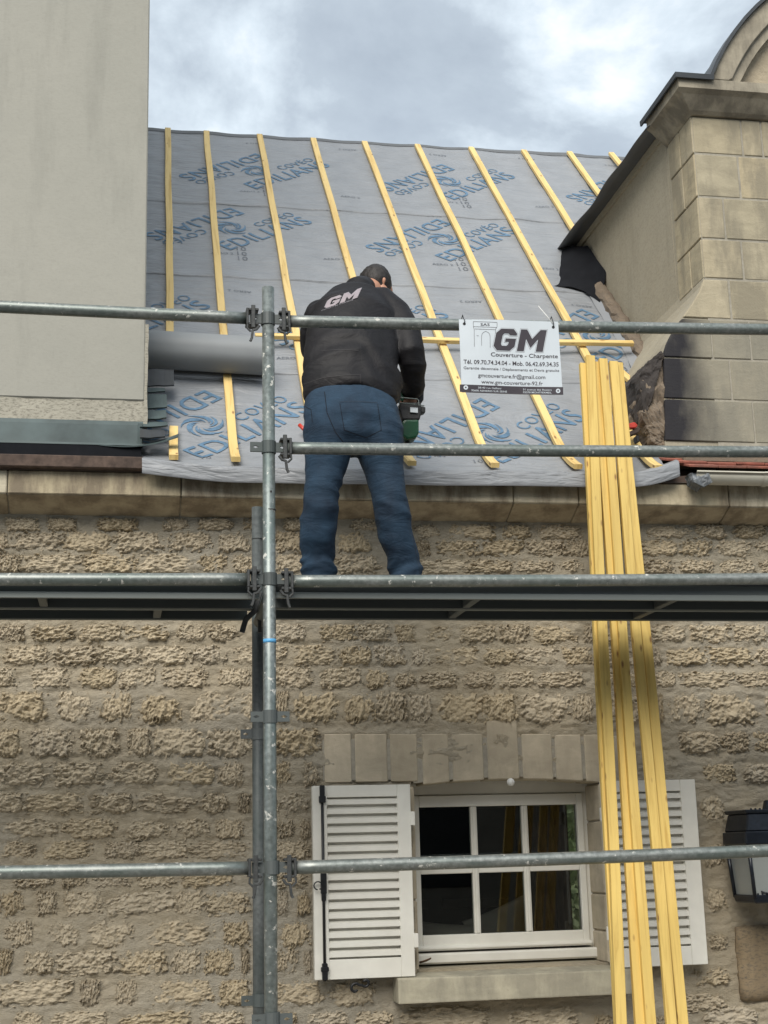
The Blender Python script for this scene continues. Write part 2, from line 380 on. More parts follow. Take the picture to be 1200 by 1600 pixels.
def glassm():
    m = bpy.data.materials.new('window_glass'); m.use_nodes = True; t = m.node_tree; t.nodes.clear()
    o = t.nodes.new('ShaderNodeOutputMaterial'); mx = t.nodes.new('ShaderNodeMixShader'); tr = t.nodes.new('ShaderNodeBsdfTransparent'); gl = t.nodes.new('ShaderNodeBsdfGlossy')
    gl.inputs['Roughness'].default_value = .01; fr = t.nodes.new('ShaderNodeFresnel'); fr.inputs[0].default_value = 1.62
    tr.inputs[0].default_value = (.86, .9, .88, 1)
    t.links.new(fr.outputs[0], mx.inputs[0]); t.links.new(tr.outputs[0], mx.inputs[1]); t.links.new(gl.outputs[0], mx.inputs[2]); t.links.new(mx.outputs[0], o.inputs[0]); return m
M['glass'] = glassm()
M['mirror'] = plain('pale_lantern_glass', (.30, .32, .31), .2, .2, .06, 6, 0)

# ------------------------------------------------------------------ text
def text_poly(body, size=1, align='LEFT', shear=0, offset=0, res=3, space=1):
    cu = bpy.data.curves.new('t', 'FONT'); cu.body = body; cu.size = size; cu.align_x = align; cu.shear = shear; cu.offset = offset
    cu.resolution_u = res; cu.space_character = space; cu.fill_mode = 'FRONT'
    o = bpy.data.objects.new('t', cu); COL.objects.link(o); dg = bpy.context.evaluated_depsgraph_get(); dg.update()
    me = bpy.data.meshes.new_from_object(o.evaluated_get(dg))
    vs = [(v.co.x, v.co.y) for v in me.vertices]; fs = [tuple(p.vertices) for p in me.polygons]
    bpy.data.objects.remove(o); bpy.data.curves.remove(cu); bpy.data.meshes.remove(me)
    return vs, fs
def poly_fill(polys, offset=0):
    cu = bpy.data.curves.new('p', 'CURVE'); cu.dimensions = '2D'; cu.fill_mode = 'BOTH'; cu.offset = offset
    for pl in polys:
        s = cu.splines.new('POLY'); s.points.add(len(pl) - 1); s.use_cyclic_u = True
        for i, p in enumerate(pl): s.points[i].co = (p[0], p[1], 0, 1)
    o = bpy.data.objects.new('p', cu); COL.objects.link(o); dg = bpy.context.evaluated_depsgraph_get(); dg.update()
    me = bpy.data.meshes.new_from_object(o.evaluated_get(dg))
    vs = [(v.co.x, v.co.y) for v in me.vertices]; fs = [tuple(p.vertices) for p in me.polygons]
    bpy.data.objects.remove(o); bpy.data.curves.remove(cu); bpy.data.meshes.remove(me)
    return vs, fs
def width(vs): xs = [v[0] for v in vs]; return (min(xs), max(xs)) if xs else (0, 1)
def fit(vs, w, x0=0, y0=0, h=None, centre=False):
    a, b = width(vs); s = w / (b - a); lo = min(v[1] for v in vs); hi = max(v[1] for v in vs); sy = s if h is None else h / (hi - lo)
    dx = -w / 2 if centre else 0
    return [((x - a) * s + x0 + dx, y * sy + y0) for x, y in vs]
def cut(vs, fs, step):
    """slice a flat print on a grid so that it can follow an uneven surface"""
    bm = bmesh.new(); bv = [bm.verts.new((x, y, 0)) for x, y in vs]
    for f in fs:
        try: bm.faces.new([bv[i] for i in f])
        except ValueError: pass
    for ax in (0, 1):
        c = [v.co[ax] for v in bm.verts]
        k = math.ceil(min(c) / step)
        while k * step < max(c):
            co = [0, 0, 0]; no = [0, 0, 0]; co[ax] = k * step; no[ax] = 1
            bmesh.ops.bisect_plane(bm, geom=bm.verts[:] + bm.edges[:] + bm.faces[:], plane_co=co, plane_no=no); k += 1
    bmesh.ops.triangulate(bm, faces=bm.faces[:])
    bm.verts.index_update(); o = [(v.co.x, v.co.y) for v in bm.verts], [tuple(v.index for v in f.verts) for f in bm.faces]
    bm.free(); return o

# ================================================================== THE GROUND
g = put('ground', mesh([(-150, -150, -.02), (150, -150, -.02), (150, 150, -.02), (-150, 150, -.02)], [(0, 1, 2, 3)]), M['paving']); g['kind'] = 'structure'
g = put('road', mesh([(-150, -8, 0), (150, -8, 0), (150, 3.6, 0), (-150, 3.6, 0)], [(0, 1, 2, 3)]), M['asphalt']); g['kind'] = 'structure'
g = box('pavement', (-30, 3.6, -.01), (30, 6.62, .1), M['paving'], None, .01); g['kind'] = 'structure'
GZ = .1

# ================================================================== ACROSS THE STREET (unseen house added for the panes to mirror)
opp = thing('added_facing_house', (0, -9, 0), 'plain brown unseen house added behind the camera for the panes to mirror', 'house')
M['facing'] = plain('brown_house_render', (.24, .21, .17), .9, 0, .15, 3)
box('facade', (-14, -9.6, 0), (16, -9, 6.2), M['facing'], opp, 0)
for k in range(8):
    for zf in (1.1, 3.7): box('window', (-12.5 + k * 3.4, -9.004, zf), (-11.5 + k * 3.4, -8.97, zf + 1.4), M['black'], opp, .01)
# ================================================================== THE HOUSE
DW = 6.6
house = thing('stone_house', (1.5, DW, GZ), 'old rubble stone house with its roof stripped to grey underlay and battens', 'house')
WX0, WX1, WZ1 = -3.2, 5.6, 3.17
# window opening
OX0, OX1, OZ0, OZ1 = 1.338, 2.215, 1.10, 1.925
def arch_z(x): return 1.905 + .024 * (1 - ((x - 1.78) / .45) ** 2)

def px_rows():
    L = []
    def add(y0, y1, sc, ox, oy, spans):
        for a, b in spans: L.append((ox + a / sc, ox + b / sc, oy + y0 / sc, oy + y1 / sc))
    A = lambda y0, y1, s: add(y0, y1, 2, 0, 780, s)
    A(62, 97, [(20, 120), (150, 230), (310, 420), (515, 585), (620, 725), (760, 800), (895, 970), (1105, 1180)])
    A(108, 163, [(-60, 25), (45, 185), (205, 340), (368, 498), (535, 655), (685, 775), (865, 945), (1060, 1150)])
    A(177, 228, [(0, 60), (75, 240), (268, 418), (432, 605), (620, 705), (730, 800), (865, 950), (1060, 1180)])
    A(396, 442, [(0, 70), (105, 230), (258, 370), (395, 515), (560, 640), (655, 740), (865, 945), (1010, 1105), (1120, 1215)])
    A(463, 517, [(20, 150), (170, 300), (318, 430), (452, 570), (597, 705), (740, 880), (918, 1045), (1070, 1160), (1178, 1260)])
    A(532, 587, [(-40, 50), (100, 210), (255, 360), (380, 478), (512, 638), (690, 780), (865, 970), (1010, 1120), (1145, 1210)])
    A(610, 692, [(0, 135), (185, 285), (312, 412), (445, 555), (595, 720), (755, 850), (865, 900), (928, 1050), (1080, 1165), (1183, 1265)])
    A(726, 802, [(-40, 60), (98, 220), (260, 365), (400, 465), (490, 625), (660, 780), (865, 992)])
    A(828, 892, [(0, 150), (170, 320), (355, 490), (530, 655), (685, 760), (862, 905), (950, 995)])
    B = lambda y0, y1, s: add(y0, y1, 2.4, 0, 1150, s)
    B(222, 288, [(-60, 85), (100, 290), (345, 495), (525, 730), (760, 850), (895, 935), (1040, 1150)])
    B(318, 382, [(5, 205), (250, 430), (480, 625), (658, 780), (815, 905), (1038, 1100), (1125, 1160)])
    B(400, 457, [(0, 120), (165, 330), (403, 520), (530, 705), (730, 925), (1035, 1150)])
    B(505, 565, [(60, 200), (240, 320), (350, 480), (530, 650), (700, 860), (1040, 1140)])
    B(590, 667, [(0, 85), (140, 210), (250, 380), (425, 640), (652, 765), (785, 925), (1038, 1080), (1115, 1160)])
    B(703, 788, [(25, 125), (172, 285), (335, 485), (548, 780), (838, 930), (1060, 1155)])
    B(808, 892, [(-20, 40), (92, 190), (228, 430), (462, 612), (648, 745), (775, 870), (905, 935), (1035, 1110), (1138, 1165)])
    B(925, 1007, [(0, 245), (305, 368), (440, 510), (580, 780), (828, 930), (1035, 1200), (1240, 1400)])
    B(1040, 1105, [(60, 160), (200, 400), (465, 695), (765, 900), (1050, 1110), (1155, 1290), (1340, 1460)])
    C = lambda y0, y1, s: add(y0, y1, 2, 600, 780, s)
    C(83, 122, [(90, 170), (208, 335), (378, 452), (490, 610), (820, 955), (975, 1060), (1100, 1190)])
    C(132, 177, [(95, 140), (172, 285), (305, 425), (455, 560), (580, 640), (800, 915), (930, 1015), (1042, 1140), (1165, 1260)])
    C(193, 232, [(115, 270), (275, 400), (410, 530), (550, 620), (805, 900), (930, 1030), (1060, 1150), (1180, 1260)])
    C(398, 447, [(40, 95), (135, 215), (242, 340), (370, 445), (468, 590), (625, 655), (690, 790), (838, 940), (968, 1080), (1095, 1190)])
    C(468, 517, [(0, 65), (90, 145), (172, 290), (312, 410), (430, 540), (560, 650), (700, 790), (838, 865), (885, 1000), (1020, 1140), (1165, 1250)])
    C(543, 587, [(35, 95), (122, 228), (252, 345), (368, 460), (490, 612), (680, 800), (850, 910), (938, 1080), (1110, 1220)])
    C(618, 697, [(83, 145), (180, 300), (315, 408), (432, 570), (595, 655), (690, 800), (850, 870), (898, 990), (1020, 1160), (1190, 1270)])
    C(733, 792, [(935, 1045), (1060, 1140), (1165, 1250)])
    C(833, 884, [(1005, 1090), (1130, 1220)])
    # right of the window, beside lantern and pitted block
    for y0, y1, sp in ((1248, 1282, [(1095, 1130), (1215, 1260)]), (1322, 1352, [(1103, 1128), (1225, 1280)]), (1388, 1420, [(1106, 1132), (1230, 1290)]), (1464, 1484, [(1112, 1134)]), (1515, 1540, [(1085, 1134)]), (1555, 1580, [(1070, 1132)]), (1575, 1608, [(640, 760), (800, 900), (1100, 1180)]), (1588, 1612, [(930, 955), (1025, 1045)])):
        for a, b in sp: L.append((a, b, y0, y1))
    return L
stones = []
for a, b, y0, y1 in px_rows():
    p0 = onY(a, (y0 + y1) / 2, DW); p1 = onY(b, (y0 + y1) / 2, DW); q0 = onY((a + b) / 2, y1, DW); q1 = onY((a + b) / 2, y0, DW)
    stones.append(((p0.x + p1.x) / 2, (q0.z + q1.z) / 2, p1.x - p0.x, q1.z - q0.z))
rs = random.Random(3)
z = .22
while z < .84:                                   # courses below the frame
    x = -.9 + rs.random() * .2
    while x < 3.2:
        w = rs.uniform(.14, .26); stones.append((x + w / 2, z, w, .085)); x += w + rs.uniform(.04, .09)
    z += .155

# mortar face: one displaced sheet with the window left open
def mortar_sheet():
    dx = .0075
    x0, x1, z0, z1 = -1.0, 3.45, .1, WZ1 + .02
    nx, nz = int((x1 - x0) / dx), int((z1 - z0) / dx); vs = []; fs = []
    dz = (z1 - z0) / nz; dx = (x1 - x0) / nx
    for j in range(nz + 1):
        zz = z0 + j * dz
        for i in range(nx + 1):
            xx = x0 + i * dx
            h = .010 * fbm(Vector((xx * 3, 3, zz * 5)), 3) + .0085 * fbm(Vector((xx * 12 + zz * 4, 0, zz * 30)), 4, .7)
            h += .0044 * fbm(Vector((xx * 34 + zz * 14 + noise.noise(Vector((xx * 5, zz * 5, 0))) * 2, 7, zz * 75)), 3, .5)
            vs.append((xx, DW - h, zz))
    W_ = nx + 1
    for j in range(nz):
        zc = z0 + (j + .5) * dz
        for i in range(nx):
            xc = x0 + (i + .5) * dx
            if OX0 - .01 < xc < OX1 + .01 and OZ0 - .02 < zc < 2.0: continue
            a = j * W_ + i; fs.append((a, a + 1, a + W_ + 1, a + W_))
    return vs, fs
wall = put('wall', mesh(*mortar_sheet(), smooth=True), M['mortar'], house)
def solid(a, b): return boxd(a, b)
back = join(solid((WX0, DW + .03, GZ), (OX0 - .01, DW + .28, WZ1)), solid((OX1 + .01, DW + .03, GZ), (WX1, DW + .28, WZ1)),
            solid((OX0 - .01, DW + .03, GZ), (OX1 + .01, DW + .28, OZ0)), solid((OX0 - .01, DW + .03, OZ1 + .05), (OX1 + .01, DW + .28, WZ1)),
            solid((WX0, DW, GZ), (-1.0, DW + .03, WZ1)), solid((3.45, DW, GZ), (WX1, DW + .03, WZ1)))
put('wall_core', mesh(*back), M['mortar'], house)

# rubble stones: height-field lumps that break through the mortar with an uneven outline
def ridge(p, o=4):
    v = 0; am = 1; w = 1
    for _ in range(o):
        n = 1 - abs(noise.noise(p)) * 2.2; n = max(0, n) ** 2 * w; v += n * am; w = min(1, n * 1.6); am *= .55; p = p * 2.13
    return v
def stone_variant(k):
    nx, nz = 64, 34; vs = []; fs = []; r = random.Random(100 + k); off = Vector((r.uniform(0, 90), r.uniform(0, 90), r.uniform(0, 90)))
    pw = r.uniform(3.0, 7); thick = r.uniform(.85, 1.25); lean_ = r.uniform(-.004, .005)
    for j in range(nz + 1):
        b = j / nz * 2 - 1
        for i in range(nx + 1):
            a = i / nx * 2 - 1
            wob = .15 * fbm(Vector((a * 1.4, b * .8, 0)) + off, 3) + .30 * fbm(Vector((a * 6, b * 3.4, 0)) + off, 4, .5)
            d = (abs(a) ** pw + abs(b) ** pw) ** (1 / pw) + wob
            e = max(0.0, min(1.0, (1.0 - d) / .30)); e = e ** .8
            n = fbm(Vector((a * 1.6, b * 1.1, 5)) + off, 3, .7)
            q = Vector((a * 5.5, b * 4.6 + .8 * noise.noise(Vector((a * 3, b * 2, 1)) + off), 9)) + off
            rd = fbm(q, 5, .55); pit = max(0, noise.noise(q * 1.3 + Vector((3, 3, 3))) - .30)
            h = -.016 + e * (.0205 * thick + .008 * n + .0095 * rd - .05 * pit * pit + lean_ * b) - .004 * (1 - e)
            h -= e * .005 * max(0, -b) ** 3
            jx = .012 * noise.noise(Vector((a * 8, b * 5, 20)) + off); jz = .05 * noise.noise(Vector((a * 8, b * 5, 40)) + off)
            vs.append((a * .60 + jx, -h, b * .63 + jz))
    for j in range(nz):
        for i in range(nx):
            q = j * (nx + 1) + i; fs.append((q, q + 1, q + nx + 2, q + nx + 1))
    me = mesh(vs, fs, True, 'rubble'); me.materials.append(M['rubble']); return me
SV = [stone_variant(k) for k in range(22)]
def blocked(x, z, w, h):
    if OX0 - .08 < x < OX1 + .02 and OZ0 < z < OZ1 and False: return True
    return False
for k, (x, z, w, h) in enumerate(stones[:295]):
    dep = rs.uniform(.75, 1.25)
    put('stone', rs.choice(SV), None, wall, (x, DW - .004, z), (0, rs.uniform(-.02, .02), 0), (w * 1.04, dep * 1.1, h * 1.02))

# dressed lintel blocks over the window
lb = [(507, 549, 1147), (555, 605, 1147), (610, 652, 1147), (660, 701, 1147), (707, 755, 1147), (762, 810, 1126), (816, 863, 1147), (868, 909, 1148), (914, 945, 1148), (950, 985, 1150)]
for a, b, t in lb:
    A0 = onY(a, 1190, DW); B0 = onY(b, 1190, DW); zt = onY((a + b) / 2, t, DW).z
    zb0 = arch_z(A0.x) if A0.x > OX0 - .05 else 1.925; zb1 = arch_z(B0.x) if A0.x > OX0 - .05 else 1.925
    if A0.x > OX1 - .02: zb0 = zb1 = 1.88
    me = mesh(*prism_xz([(A0.x, zb0), (B0.x, zb1), (B0.x, zt), (A0.x, zt)], DW - .007, DW + .17)); bevel(me, .004)
    put('lintel_block', me, M['lintel'], wall)
# bedding behind them and the reveals
put('lintel_bed', mesh(*prism_xz([(.92, 1.935), (1.33, 1.935), (1.338, arch_z(1.338) + .012), (1.55, arch_z(1.55) + .012), (1.78, arch_z(1.78) + .012), (2.0, arch_z(2.0) + .012), (2.2, arch_z(2.2) + .012), (2.33, 1.90), (2.33, 2.12), (.92, 2.12)], DW - .003, DW + .2)), M['ashjoint'], wall)
q = 0
for z0, z1 in ((1.10, 1.235), (1.24, 1.40), (1.405, 1.56), (1.565, 1.73), (1.735, 1.90)):
    box('reveal_stone', (OX1, DW + .003 - .002 * q, z0), (OX1 + .075, DW + .26, z1), M['lintel'], wall, .006); q += 1
    box('reveal_stone', (OX0 - .075, DW + .003 - .002 * q, z0), (OX0, DW + .26, z1), M['lintel'], wall, .006)
# window sill
s0 = onY(622, 1530, 6.47); s1 = onY(988, 1514, 6.47)
SZ = (s0.z + s1.z) / 2
me = mesh(*prism_yz([(6.47, SZ - .105), (6.47, SZ), (6.56, SZ + .006), (6.86, SZ + .03), (6.86, SZ - .105)], s0.x, s1.x)); bevel(me, .006, 2)
put('window_sill', me, M['sill'], house)
rl = thing('dry_leaf', onY(662, 1504, 6.70), 'small curled brown leaf lying on the window sill by the left shutter', 'leaf')
c = org(rl); vs = []
for i in range(7):
    a = i / 6; wd = .016 * math.sin(math.pi * min(1, a * 1.1 + .02)) + .001
    for sgn in (-1, 0, 1): vs.append(c + Vector((a * .055 - .02, sgn * wd, -.002 + .016 * a * a + abs(sgn) * .008)))
put('leaf_blade', mesh(vs, [(i * 3 + j, i * 3 + j + 1, i * 3 + j + 4, i * 3 + j + 3) for i in range(6) for j in range(2)], True), M['dryleaf'], rl)

# ---- window: thing > part window > frame pieces and panes
WY = 6.80
win = box('window', (OX0 - .02, WY, OZ1 - .055), (OX1 + .02, WY + .06, OZ1 + .04), M['paint'], house, .003)
win['label'] = 'small white six pane window under the shallow stone arch'
pass
def wb(n, a, b, bv=.003, mat='paint'): return box(n, a, b, M[mat], win, bv)
wb('frame_stile', (OX0 - .02, WY, SZ + .05), (1.366, WY + .06, OZ1 - .055)); wb('frame_stile', (2.196, WY, SZ + .05), (OX1 + .03, WY + .06, OZ1 - .055))
GX0, GX1, GZ0, GZ1 = 1.397, 2.165, 1.238, 1.815
fy = WY - .012
wb('sash_stile', (1.366, fy, 1.175), (GX0, fy + .05, 1.868)); wb('sash_stile', (GX1, fy, 1.175), (2.196, fy + .05, 1.868))
wb('sash_rail', (GX0, fy + .001, GZ1), (GX1, fy + .049, 1.868)); wb('sash_rail', (GX0, fy + .001, 1.175), (GX1, fy + .049, GZ0))
wb('drip_rail', (1.352, fy - .022, 1.170), (2.205, fy + .02, 1.192), .008)
wb('frame_sill', (1.345, fy - .035, SZ + .034), (2.222, fy + .06, 1.160), .008)
bars = [1.660, 1.908]
for bx in bars:
    wb('muntin', (bx - .015, fy + .006, GZ0), (bx + .015, fy + .042, GZ1))
    wb('muntin_bead', (bx - .006, fy - .001, GZ0 + .004), (bx + .006, fy + .006, GZ1 - .004), .001)
MZ = 1.524
for a, b in ((GX0, 1.645), (1.675, 1.893), (1.923, GX1)): wb('cross_muntin', (a, fy + .008, MZ - .014), (b, fy + .040, MZ + .014))
for a, b in ((GX0, 1.645), (1.675, 1.893), (1.923, GX1)):
    for c, d in ((GZ0, MZ - .014), (MZ + .014, GZ1)):
        wb('pane', (a - .002, fy + .022, c - .002), (b + .002, fy + .026, d + .002), 0, 'glass')
me = mesh(*boxd((0, 0, 0), (1, 1, 1))); bpy.data.meshes.remove(me)
bulb = bmesh.new(); bmesh.ops.create_uvsphere(bulb, u_segments=14, v_segments=8, radius=.018); me = bpy.data.meshes.new('cap'); bulb.to_mesh(me); bulb.free()
me.transform(Matrix.Translation(onY(798, 1222, DW - .01))); put('white_cap', me, M['white'], house)

# ---- room behind the window
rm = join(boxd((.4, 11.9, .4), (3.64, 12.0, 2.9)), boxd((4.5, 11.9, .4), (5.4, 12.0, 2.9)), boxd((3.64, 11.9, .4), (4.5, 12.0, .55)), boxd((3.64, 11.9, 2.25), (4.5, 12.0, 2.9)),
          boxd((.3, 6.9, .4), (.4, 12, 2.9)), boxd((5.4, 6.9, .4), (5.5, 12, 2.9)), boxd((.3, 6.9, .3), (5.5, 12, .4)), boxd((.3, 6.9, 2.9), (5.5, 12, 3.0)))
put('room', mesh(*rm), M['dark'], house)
# curtain hanging behind the right panes, folds along x
vs = []; fs = []
cx0 = onY(822, 1350, 6.98).x; cx1 = onY(890, 1350, 6.98).x
for i in range(41):
    x = cx0 + (cx1 - cx0) * i / 40; y = 6.98 + .018 * math.sin(i * .95) + .006 * math.sin(i * 2.3)
    vs += [(x, y, 1.0), (x, y, 2.05)]
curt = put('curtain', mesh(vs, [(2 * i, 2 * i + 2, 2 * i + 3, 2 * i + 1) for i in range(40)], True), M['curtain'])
tag(curt, 'dark brown curtain hanging behind the right hand window panes', 'curtain')
cab = thing('cabinet', (1.75, 8.3, .4), 'dark cabinet with framed doors standing in the room behind the left panes', 'cabinet')
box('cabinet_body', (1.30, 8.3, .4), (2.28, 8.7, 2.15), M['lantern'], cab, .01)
M['cabtrim'] = plain('dim_cabinet_trim', (.07, .065, .055), .5, 0, .1)
for a, b in ((1.38, 1.74), (1.82, 2.2)):
    box('door_frame', (a, 8.27, 1.85), (b, 8.298, 1.90), M['cabtrim'], cab, .004); box('door_frame', (a, 8.27, 1.30), (b, 8.298, 1.35), M['cabtrim'], cab, .004)
def cushion(c, sx, sy, sz, label, rot=0):
    bm = bmesh.new(); bmesh.ops.create_cube(bm, size=1); bmesh.ops.subdivide_edges(bm, edges=bm.edges[:], cuts=8, use_grid_fill=True)
    for v in bm.verts:
        x, y, z = v.co * 2; k = 1 - .75 * max(abs(x), abs(z)) ** 3
        v.co = Vector((x * (1 - .08 * (1 - z * z)), y * k, z * (1 - .08 * (1 - x * x)))) * .5 + Vector((0, .02 * noise.noise(v.co * 5), 0))
    me = bpy.data.meshes.new('c'); bm.to_mesh(me); bm.free(); me.polygons.foreach_set('use_smooth', [True] * len(me.polygons))
    return tag(put('cushion', me, M['cushion'], None, c, (.2, rot, 0), (sx, sy, sz)), label, 'cushion')
cushion(onY(695, 1470, 7.25), .33, .12, .17, 'grey brown cushion seen low behind the left window pane', .1)
cushion(onY(783, 1455, 7.3), .34, .12, .24, 'larger pale cushion leaning low behind the middle window pane', -.35)
dv = box('window_seat', (1.2, 7.1, .4), (2.6, 7.6, 1.14), M['dark'], None, .02); tag(dv, 'dark upholstered seat just inside the window below the cushions', 'seat')
# hedge in the back garden
hd = []; hf = []; rh = random.Random(5)
for i in range(15000):
    c = Vector((rh.uniform(3.8, 8.6), rh.uniform(18.4, 19.4), rh.uniform(-.1, 5.0))); s = rh.uniform(.05, .09)
    a = Vector((rh.gauss(0, 1), rh.gauss(0, 1), rh.gauss(0, 1))).normalized(); b = a.cross(Vector((rh.gauss(0, 1), rh.gauss(0, 1), rh.gauss(0, 1)))).normalized()
    k = len(hd); hd += [c - a * s, c + b * s * .45, c + a * s, c - b * s * .45]; hf.append((k, k + 1, k + 2, k + 3))
hd2, hf2 = join((hd, hf), boxd((3.8, 19.1, -.1), (8.6, 19.6, 4.7))); hd, hf = hd2, hf2
hg = put('garden_hedge', mesh(hd, hf), M['leaf']); tag(hg, 'green garden hedge glimpsed through the right hand window pane', 'hedge', kind='stuff')

# ---- louvred shutters
def shutter(x0, x1, ztop, zbot, sl0, sl1, flip, label):
    y0, y1 = DW - .105, DW - .062
    sh = box('shutter', (x0, y0, zbot), (x0 + (sl0 - x0), y1, ztop), M['paint'], house, .003); sh['label'] = label
    B = lambda n, a, b, bv=.002, mat='paint': box(n, a, b, M[mat], sh, bv)
    B('stile', (sl1, y0, zbot), (x1, y1, ztop))
    B('top_rail', (sl0, y0 + .0015, ztop - .052), (sl1, y1 - .0015, ztop)); B('bottom_rail', (sl0, y0 + .0015, zbot), (sl1, y1 - .0015, zbot + .082))
    n = 17; za, zb = zbot + .082, ztop - .052; st = (zb - za) / n
    for i in range(n):
        zc = za + (i + .5) * st
        vs, fs = prism_yz([(y0 + .004, zc - st * .27), (y0 + .004, zc + st * .22), (y1 - .012, zc + st * .50), (y1 - .012, zc + st * .02)], sl0, sl1)
        me = mesh(vs, fs); fixn(me); put('slat', me, M['paint'], sh)
    B('backing', (sl0 + .0005, y1 - .013, zbot + .07), (sl1 - .0005, y1 - .005, ztop - .04), 0, 'paintslat')
    for zc in (ztop - .15, zbot + .15):
        hx = x1 if not flip else x0
        B('hinge', (hx - .004, y0 - .004, zc - .03), (hx + .018, y0 + .012, zc + .03) if not flip else (hx + .004, y0 + .012, zc + .03), .002) if not flip else B('hinge', (hx - .018, y0 - .004, zc - .03), (hx + .004, y0 + .012, zc + .03), .002)
    return sh
YS = DW - .105
a = onY(488, 1228, YS); b = onY(640, 1228, YS); c = onY(493, 1532, YS); d = onY(508, 1400, YS); e_ = onY(632, 1400, YS)
ZT = a.z; ZB = c.z
shL = shutter(a.x, onY(645, 1380, YS).x, ZT, ZB, onY(513, 1380, YS).x, onY(624, 1380, YS).x, False, 'left shutter with the black bolt bar down its edge')
shR = shutter(onY(950, 1380, YS).x, onY(1096, 1360, YS).x, ZT, ZB, onY(968, 1380, YS).x, onY(1072, 1360, YS).x, True, 'right shutter half hidden by the leaning timbers')
# bolt bar (espagnolette)
bx = onY(505, 1380, YS).x; y = YS - .008
bar = tube('bolt_bar', [(bx, y, ZB - .004), (bx, y, ZT - .001)], .0065, M['iron'], shL, 10)
vs = []
for z0, z1, w, dd in ((ZT - .055, ZT + .002, .011, .01), (ZT - .075, ZT - .045, .015, .012), (ZB + .0, ZB + .07, .012, .011), (ZB + .035, ZB + .055, .017, .013), (ZB + .36, ZB + .45, .013, .013), (ZB + .33, ZB + .37, .010, .010)):
    me = mesh(*boxd((bx - w, y - dd, z0), (bx + w, y + .006, z1))); bevel(me, .003); put('bolt_keeper', me, M['iron'], shL)
ring = [Vector((bx - .014 + .016 * math.cos(t) * 1.1 - .012, y - .014, ZB + .395 + .017 * math.sin(t))) for t in np.linspace(-1.2, 4.6, 16)]
tube('bolt_handle', ring, .003, M['iron'], shL, 6, Vector((0, 1, 0)))
# S-shaped shutter dog
p = onY(562, 1541, 6.48); pts = []
for t in np.linspace(0, 1, 44):
    if t < .4: a_ = R_(200 - 300 * (t / .4)); r = .010 + .012 * (t / .4) ; c_ = Vector((-.020, 0, -.008)); pts.append(p + c_ + Vector((r * math.cos(a_ + 2.3), 0, r * math.sin(a_ + 2.3))))
    elif t > .6: k = (1 - t) / .4; a_ = R_(200 - 300 * k); r = .008 + .010 * k; c_ = Vector((.026, 0, .014)); pts.append(p + c_ - Vector((r * math.cos(a_ + 2.3), 0, r * math.sin(a_ + 2.3))))
tube('shutter_dog', pts, .0062, M['iron'], house, 8, Vector((0, 1, 0)))
tube('shutter_dog_pin', [p + Vector((0, 0, .004)), p + Vector((0, .12, .004))], .005, M['iron'], house, 8)

# ---- eaves cornice: blocks with fascia and slanting under-band
cz0, cz1, cz2 = 3.148, 3.207, 3.315
xs = [-3.2, -2.4, -1.55, -.75, onY(0, 780, 6.45).x + .03, onY(283, 790, 6.45).x, onY(520, 790, 6.45).x, onY(803, 790, 6.45).x, onY(905, 790, 6.45).x, onY(1140, 790, 6.45).x, 3.75, 4.6, 5.6]
for i in range(len(xs) - 1):
    g_ = .0022
    me = mesh(*prism_yz([(6.60 + .001 * (i % 2), cz0), (6.452, cz1 - .002), (6.56, cz1), (6.75, cz1), (6.75, cz0)], xs[i] + g_, xs[i + 1] - g_)); bevel(me, .004)
    put('cornice_stone', me, M['cornice'], house)
    me = mesh(*prism_yz([(6.447, cz1), (6.447 + .002 * (i % 2), cz2), (6.75, cz2), (6.75, cz1)], xs[i] + g_, xs[i + 1] - g_)); bevel(me, .005)
    put('cornice_fascia', me, M['cornicetop'], house)
put('cornice_bed', mesh(*prism_yz([(6.61, cz0 + .003), (6.47, cz1), (6.47, cz2 - .005), (6.8, cz2 - .005), (6.8, cz0 + .003)], WX0, WX1)), M['ashjoint'], house)

# ---- roof profile: s runs up the slope, s = 0 where the flare meets the main slope
TH = R_(45.8); EAVE = -.345
_tab = [(0.12, 6.68 + .12 * math.cos(TH), 3.52 + .12 * math.sin(TH))]
s_ = .12
while s_ > EAVE:
    k = (s_ - EAVE) / (.12 - EAVE); an = R_(22) + (TH - R_(22)) * min(1, max(0, k)) ** .8
    s_ -= .005; _tab.append((s_, _tab[-1][1] - .005 * math.cos(an), _tab[-1][2] - .005 * math.sin(an)))
_te = _tab[-1]
def roof(s):
    """returns y, z, slope angle"""
    if s >= .12: return 6.68 + s * math.cos(TH), 3.52 + s * math.sin(TH), TH
    if s <= EAVE:                                   # hem turning down over the eave
        k = EAVE - s; an = R_(22); y, z = _te[1], _te[2]; st = .004; r = 0
        while r < k:
            an = max(R_(-88), an - R_(9) if r < .06 else an); an = max(an, R_(-86)); y -= st * math.cos(an) * (1 if an > 0 else .35); z += -st * math.sin(abs(an)) if an < 0 else -st * math.sin(an); r += st
        return y, z, an
    i = min(len(_tab) - 1, max(0, int((.12 - s) / .005))); an = math.atan2(_tab[max(0, i - 1)][2] - _tab[min(i + 1, len(_tab) - 1)][2], _tab[max(0, i - 1)][1] - _tab[min(i + 1, len(_tab) - 1)][1])
    return _tab[i][1], _tab[i][2], an
RN = {}
